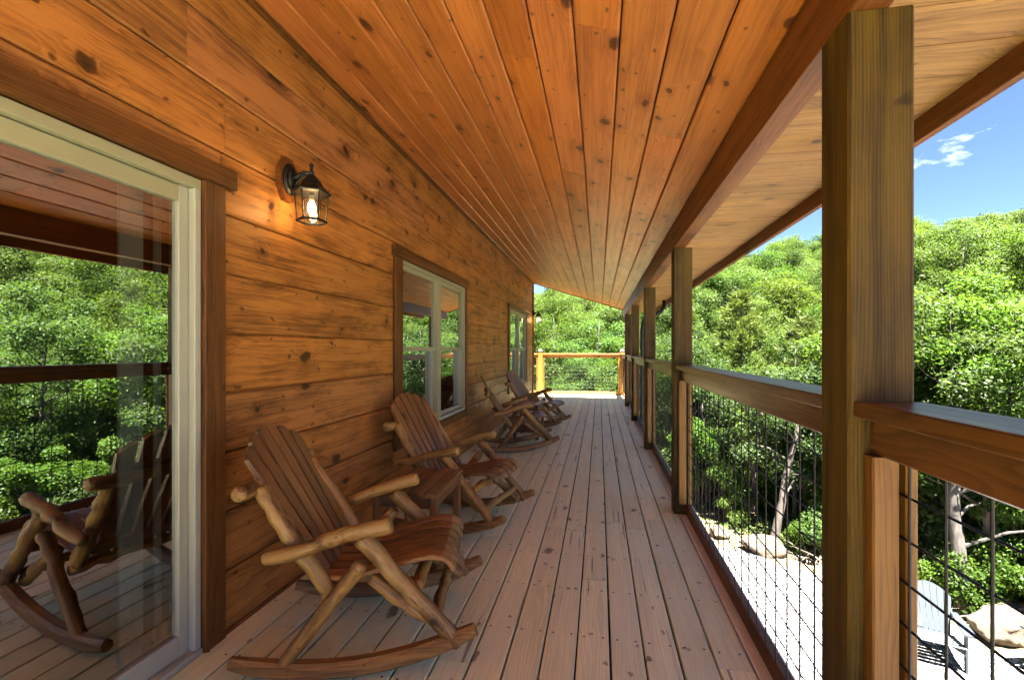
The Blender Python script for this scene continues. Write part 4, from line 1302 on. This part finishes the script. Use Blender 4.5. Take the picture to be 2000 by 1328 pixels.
n4 = scatter(12, 13, 30, 1.6, PINE, 5.0, (3.5, 6.0), 'young pine among the broadleaf trees', 'pine_tree', 'pine tree', 'young pines in the woods', 12.2, -12, 40)
n2 = scatter(100, 18, 48, 2.6, MID, 9.0, (6.0, 10.5), TREES_MID, 'woodland_tree', 'tree', 'trees of the middle distance', 15.0)
n1 = scatter(230, 36, 125, 4.1, FAR, 12.5, (8.5, 14.0), TREES_FAR, 'hillside_tree', 'tree', 'trees on the far hillside', 30, pw=0.85)
print('trees', n1, n2, n3, n4)

# bare trunks near the gravel edge
def bare_trunk(x, y, top, r0, label, mat, seed):
    g = terrain_z(x, y); b = Vector((x, y, g - 0.2)); t = Vector(top)
    root = tag(empty('bare_tree', (x, y, g)), label, 'tree', 'bare trunks at the woods edge')
    rnd = random.Random(seed); path = []
    side = (t - b).cross(Vector((0, 0, 1)));
    for i in range(9):
        k = i / 8; p = b.lerp(t, k) + Vector((0.10 * noise.noise((seed, k * 3, 0)), 0.10 * noise.noise((seed, k * 3, 4)), 0)); path.append(p)
    m = MB().tube(path, [r0 * (1.15 - 0.75 * i / 8) for i in range(9)], 9)
    m.build('trunk', mat, root, None, True)
    for k in range(5):
        s = path[3 + k]; a = rnd.uniform(0, 6.28); L = rnd.uniform(0.5, 1.2)
        e = s + Vector((math.cos(a) * L, math.sin(a) * L, L * 0.45))
        MB().tube([s, s.lerp(e, 0.5) + Vector((0, 0, 0.08)), e], [r0 * 0.28, r0 * 0.18, r0 * 0.05], 5).build('branch', mat, root)
bare_trunk(3.62, 10.72, (4.30, 10.95, 0.15), 0.085, 'pale leaning bare trunk rising beside the tan boulder', M_BARK3, 1)
bare_trunk(5.75, 8.62, (5.80, 8.95, 0.2), 0.105, 'grey trunk standing behind the grey garden chair', M_BARK, 2)
bare_trunk(6.42, 8.95, (6.55, 9.3, 0.3), 0.11, 'dark trunk right of the grey trunk, behind the boulders', M_BARK2, 3)
TRUNK_LAB = [''] * 9
TRUNK_XY = [(3.0, 13.4), (3.9, 13.0), (2.3, 14.6), (4.9, 12.2), (2.7, 16.0), (5.4, 11.2), (6.6, 10.9), (1.6, 16.8), (7.3, 10.2)]
_od = sorted(range(9), key=lambda i_: TRUNK_XY[i_][0] / TRUNK_XY[i_][1])
_w = ['first', 'second', 'third', 'fourth', 'fifth', 'sixth', 'seventh', 'eighth', 'ninth']
for k_, i_ in enumerate(_od): TRUNK_LAB[i_] = '%s from left of the thin trunks in the shaded woods' % _w[k_]
for i, (x, y) in enumerate([(3.0, 13.4), (3.9, 13.0), (2.3, 14.6), (4.9, 12.2), (2.7, 16.0), (5.4, 11.2), (6.6, 10.9), (1.6, 16.8), (7.3, 10.2)]):
    bare_trunk(x, y, (x + random.uniform(-.3, .3), y + random.uniform(-.2, .4), random.uniform(-0.9, 0.0)), random.uniform(0.05, 0.10),
               TRUNK_LAB[i], M_BARK2 if i % 2 else M_BARK, 10 + i)

# undergrowth bushes along the gravel edge and under the deck rail
nb_ = 0
for _ in range(2500):
    if nb_ >= 130: break
    phi = rf_.uniform(-14, 62); D = 10.4 + 10.6 * rf_.random() ** 1.6
    x, y = D * math.sin(math.radians(phi)), D * math.cos(math.radians(phi))
    q = 0.73 * x + 0.683 * y
    if q < 10.35 or (x < 1.7 and y < 14.6): continue
    s = rf_.uniform(0.55, 1.35) * (0.65 if q < 10.9 else 1)
    plant('bush', rf_.choice(BUSH), x, y, s, s, 'leafy undergrowth bush at the foot of the woods', 'bush', 'undergrowth bushes', ('stem', 'foliage')); nb_ += 1
SHRUB = [bush(520 + i, 2.6, 1.05, 11000, 0.075, M_LEAF2 if i != 1 else M_LEAF) for i in range(3)]
ns_ = 0
for _ in range(3000):
    if ns_ >= 46: break
    phi = rf_.uniform(-12, 60); D = rf_.uniform(10.8, 16.5)
    x, y = D * math.sin(math.radians(phi)), D * math.cos(math.radians(phi))
    q = 0.73 * x + 0.683 * y
    if q < 10.95 or q > 13.6 or (x < 1.9 and y < 14.6) or not free(x, y, 0.75): continue
    s = rf_.uniform(0.75, 1.25) * (0.8 if q < 11.5 else 1)
    placed.append((x, y, 0.75))
    plant('shrub', rf_.choice(SHRUB), x, y, s, s * rf_.uniform(0.85, 1.15), 'tall leafy shrub at the edge of the woods', 'shrub', 'tall shrubs at the woods edge', ('stem', 'foliage')); ns_ += 1
# brush pile of dead twigs
def brush(x, y, label, seed, n=42, R=0.7):
    rnd = random.Random(seed); m = MB(); g = terrain_z(x, y)
    for k in range(n):
        a = rnd.uniform(0, 6.28); L = rnd.uniform(0.3, R)
        s = Vector((rnd.uniform(-.35, .35), rnd.uniform(-.35, .35), rnd.uniform(0, .12)))
        e = s + Vector((math.cos(a) * L, math.sin(a) * L, rnd.uniform(0.0, 0.55) * L + 0.1))
        m.tube([s, s.lerp(e, .5) + Vector((rnd.uniform(-.05, .05), rnd.uniform(-.05, .05), .04)), e], [0.009, 0.006, 0.002], 4)
    tag(m.build('brush_pile', M_TWIG, None, Matrix.Translation((x, y, g))), label, 'brush', 'dead brush piles')
brush(5.0, 8.75, 'pile of pale dead twigs behind the grey garden chair', 1)
brush(4.25, 10.05, 'pale dead twigs on the gravel edge left of the big post', 2, 26)

# low green ground cover over the forest floor
g_rng = np.random.default_rng(77)
gp = []
while len(gp) < 60000:
    ph = math.radians(g_rng.uniform(-16, 62)); D = 9.5 + 28 * g_rng.random() ** 1.5
    x, y = D * math.sin(ph), D * math.cos(ph)
    q = 0.73 * x + 0.683 * y
    if q < 10.15 or (x < 0.9 and y < 13.6): continue
    cl = noise.noise((x * 0.5, y * 0.5, 9.0)) + 0.25 * g_rng.random()
    if cl < -0.12: continue
    gp.append((x, y, terrain_z(x, y) + 0.02 + (0.38 * max(0.0, cl + 0.12) + 0.08) * g_rng.random()))
gp = np.array(gp)
ud = np.tile(np.array([0.0, 0.0, 1.0]), (len(gp), 1))
gc = bpy.data.objects.new('undergrowth', leaf_mesh('undergrowth', leaf_arrays(gp, ud, 0.13, g_rng), g_rng.random(len(gp)), M_LEAF2))
place(gc); tag(gc, 'low green ground cover on the forest floor', kind='stuff')

# ------------------------------------------------------------------ say which plant is which, by what it is seen beside
def picture_x(x, y):
    c_, s_ = math.cos(YAW), math.sin(YAW)
    cz = -x * s_ + y * c_
    return 1000 + 900 * (x * c_ + y * s_) / cz if cz > 0.1 else 9999
ZONES = [(-9999, 1036, 'hidden behind the cabin corner'), (1036, 1220, 'seen past the orange end railing'), (1220, 1312, 'seen between the far posts'),
         (1312, 1480, 'seen just right of the second post'), (1480, 1606, 'seen just left of the big post'), (1606, 1788, 'hidden behind the big post'),
         (1788, 2000, 'seen right of the big post'), (2000, 99999, 'seen only mirrored in the door glass')]
ORD = ['leftmost', 'second from left', 'third from left', 'fourth from left', 'fifth from left', 'sixth from left', 'seventh from left', 'eighth from left', 'ninth from left', 'tenth from left']
SHORT = {'young trees at the edge of the woods': ('slender young broadleaf tree', True), 'young pines in the woods': ('young pine', True),
         'trees of the middle distance': ('leafy woodland tree', False), 'trees on the far hillside': ('hillside tree', False), 'undergrowth bushes': ('leafy bush', False), 'tall shrubs at the woods edge': ('tall leafy shrub', True)}
by = {}
for (o, lab, cat, grp) in PLANTS:
    if grp not in SHORT: continue
    x, y = o.location.x, o.location.y
    px = picture_x(x, y); z = next(t for a, b, t in ZONES if a <= px < b)
    by.setdefault((grp, z), []).append((px, math.hypot(x, y), o))
for (grp, z), lst in by.items():
    nm, ordinal = SHORT[grp]
    lst.sort(key=lambda t: t[0])
    for i, (px, D, o) in enumerate(lst):
        if ordinal and len(lst) > 1 and i < 10: o['label'] = '%s %s, %s' % (nm, z, ORD[i])
        elif ordinal: o['label'] = '%s %s' % (nm, z)
        elif grp == 'trees of the middle distance': o['label'] = '%s of the %s row, %s' % (nm, 'front' if D < 26 else 'middle' if D < 36 else 'back', z)
        elif grp == 'trees on the far hillside': o['label'] = '%s %s, %s' % (nm, 'low on the slope' if D < 58 else 'halfway up the slope' if D < 88 else 'near the skyline', z)
        else: o['label'] = '%s %s, %s' % (nm, 'at the gravel edge' if D < 13.5 else 'in the shade of the woods', z)
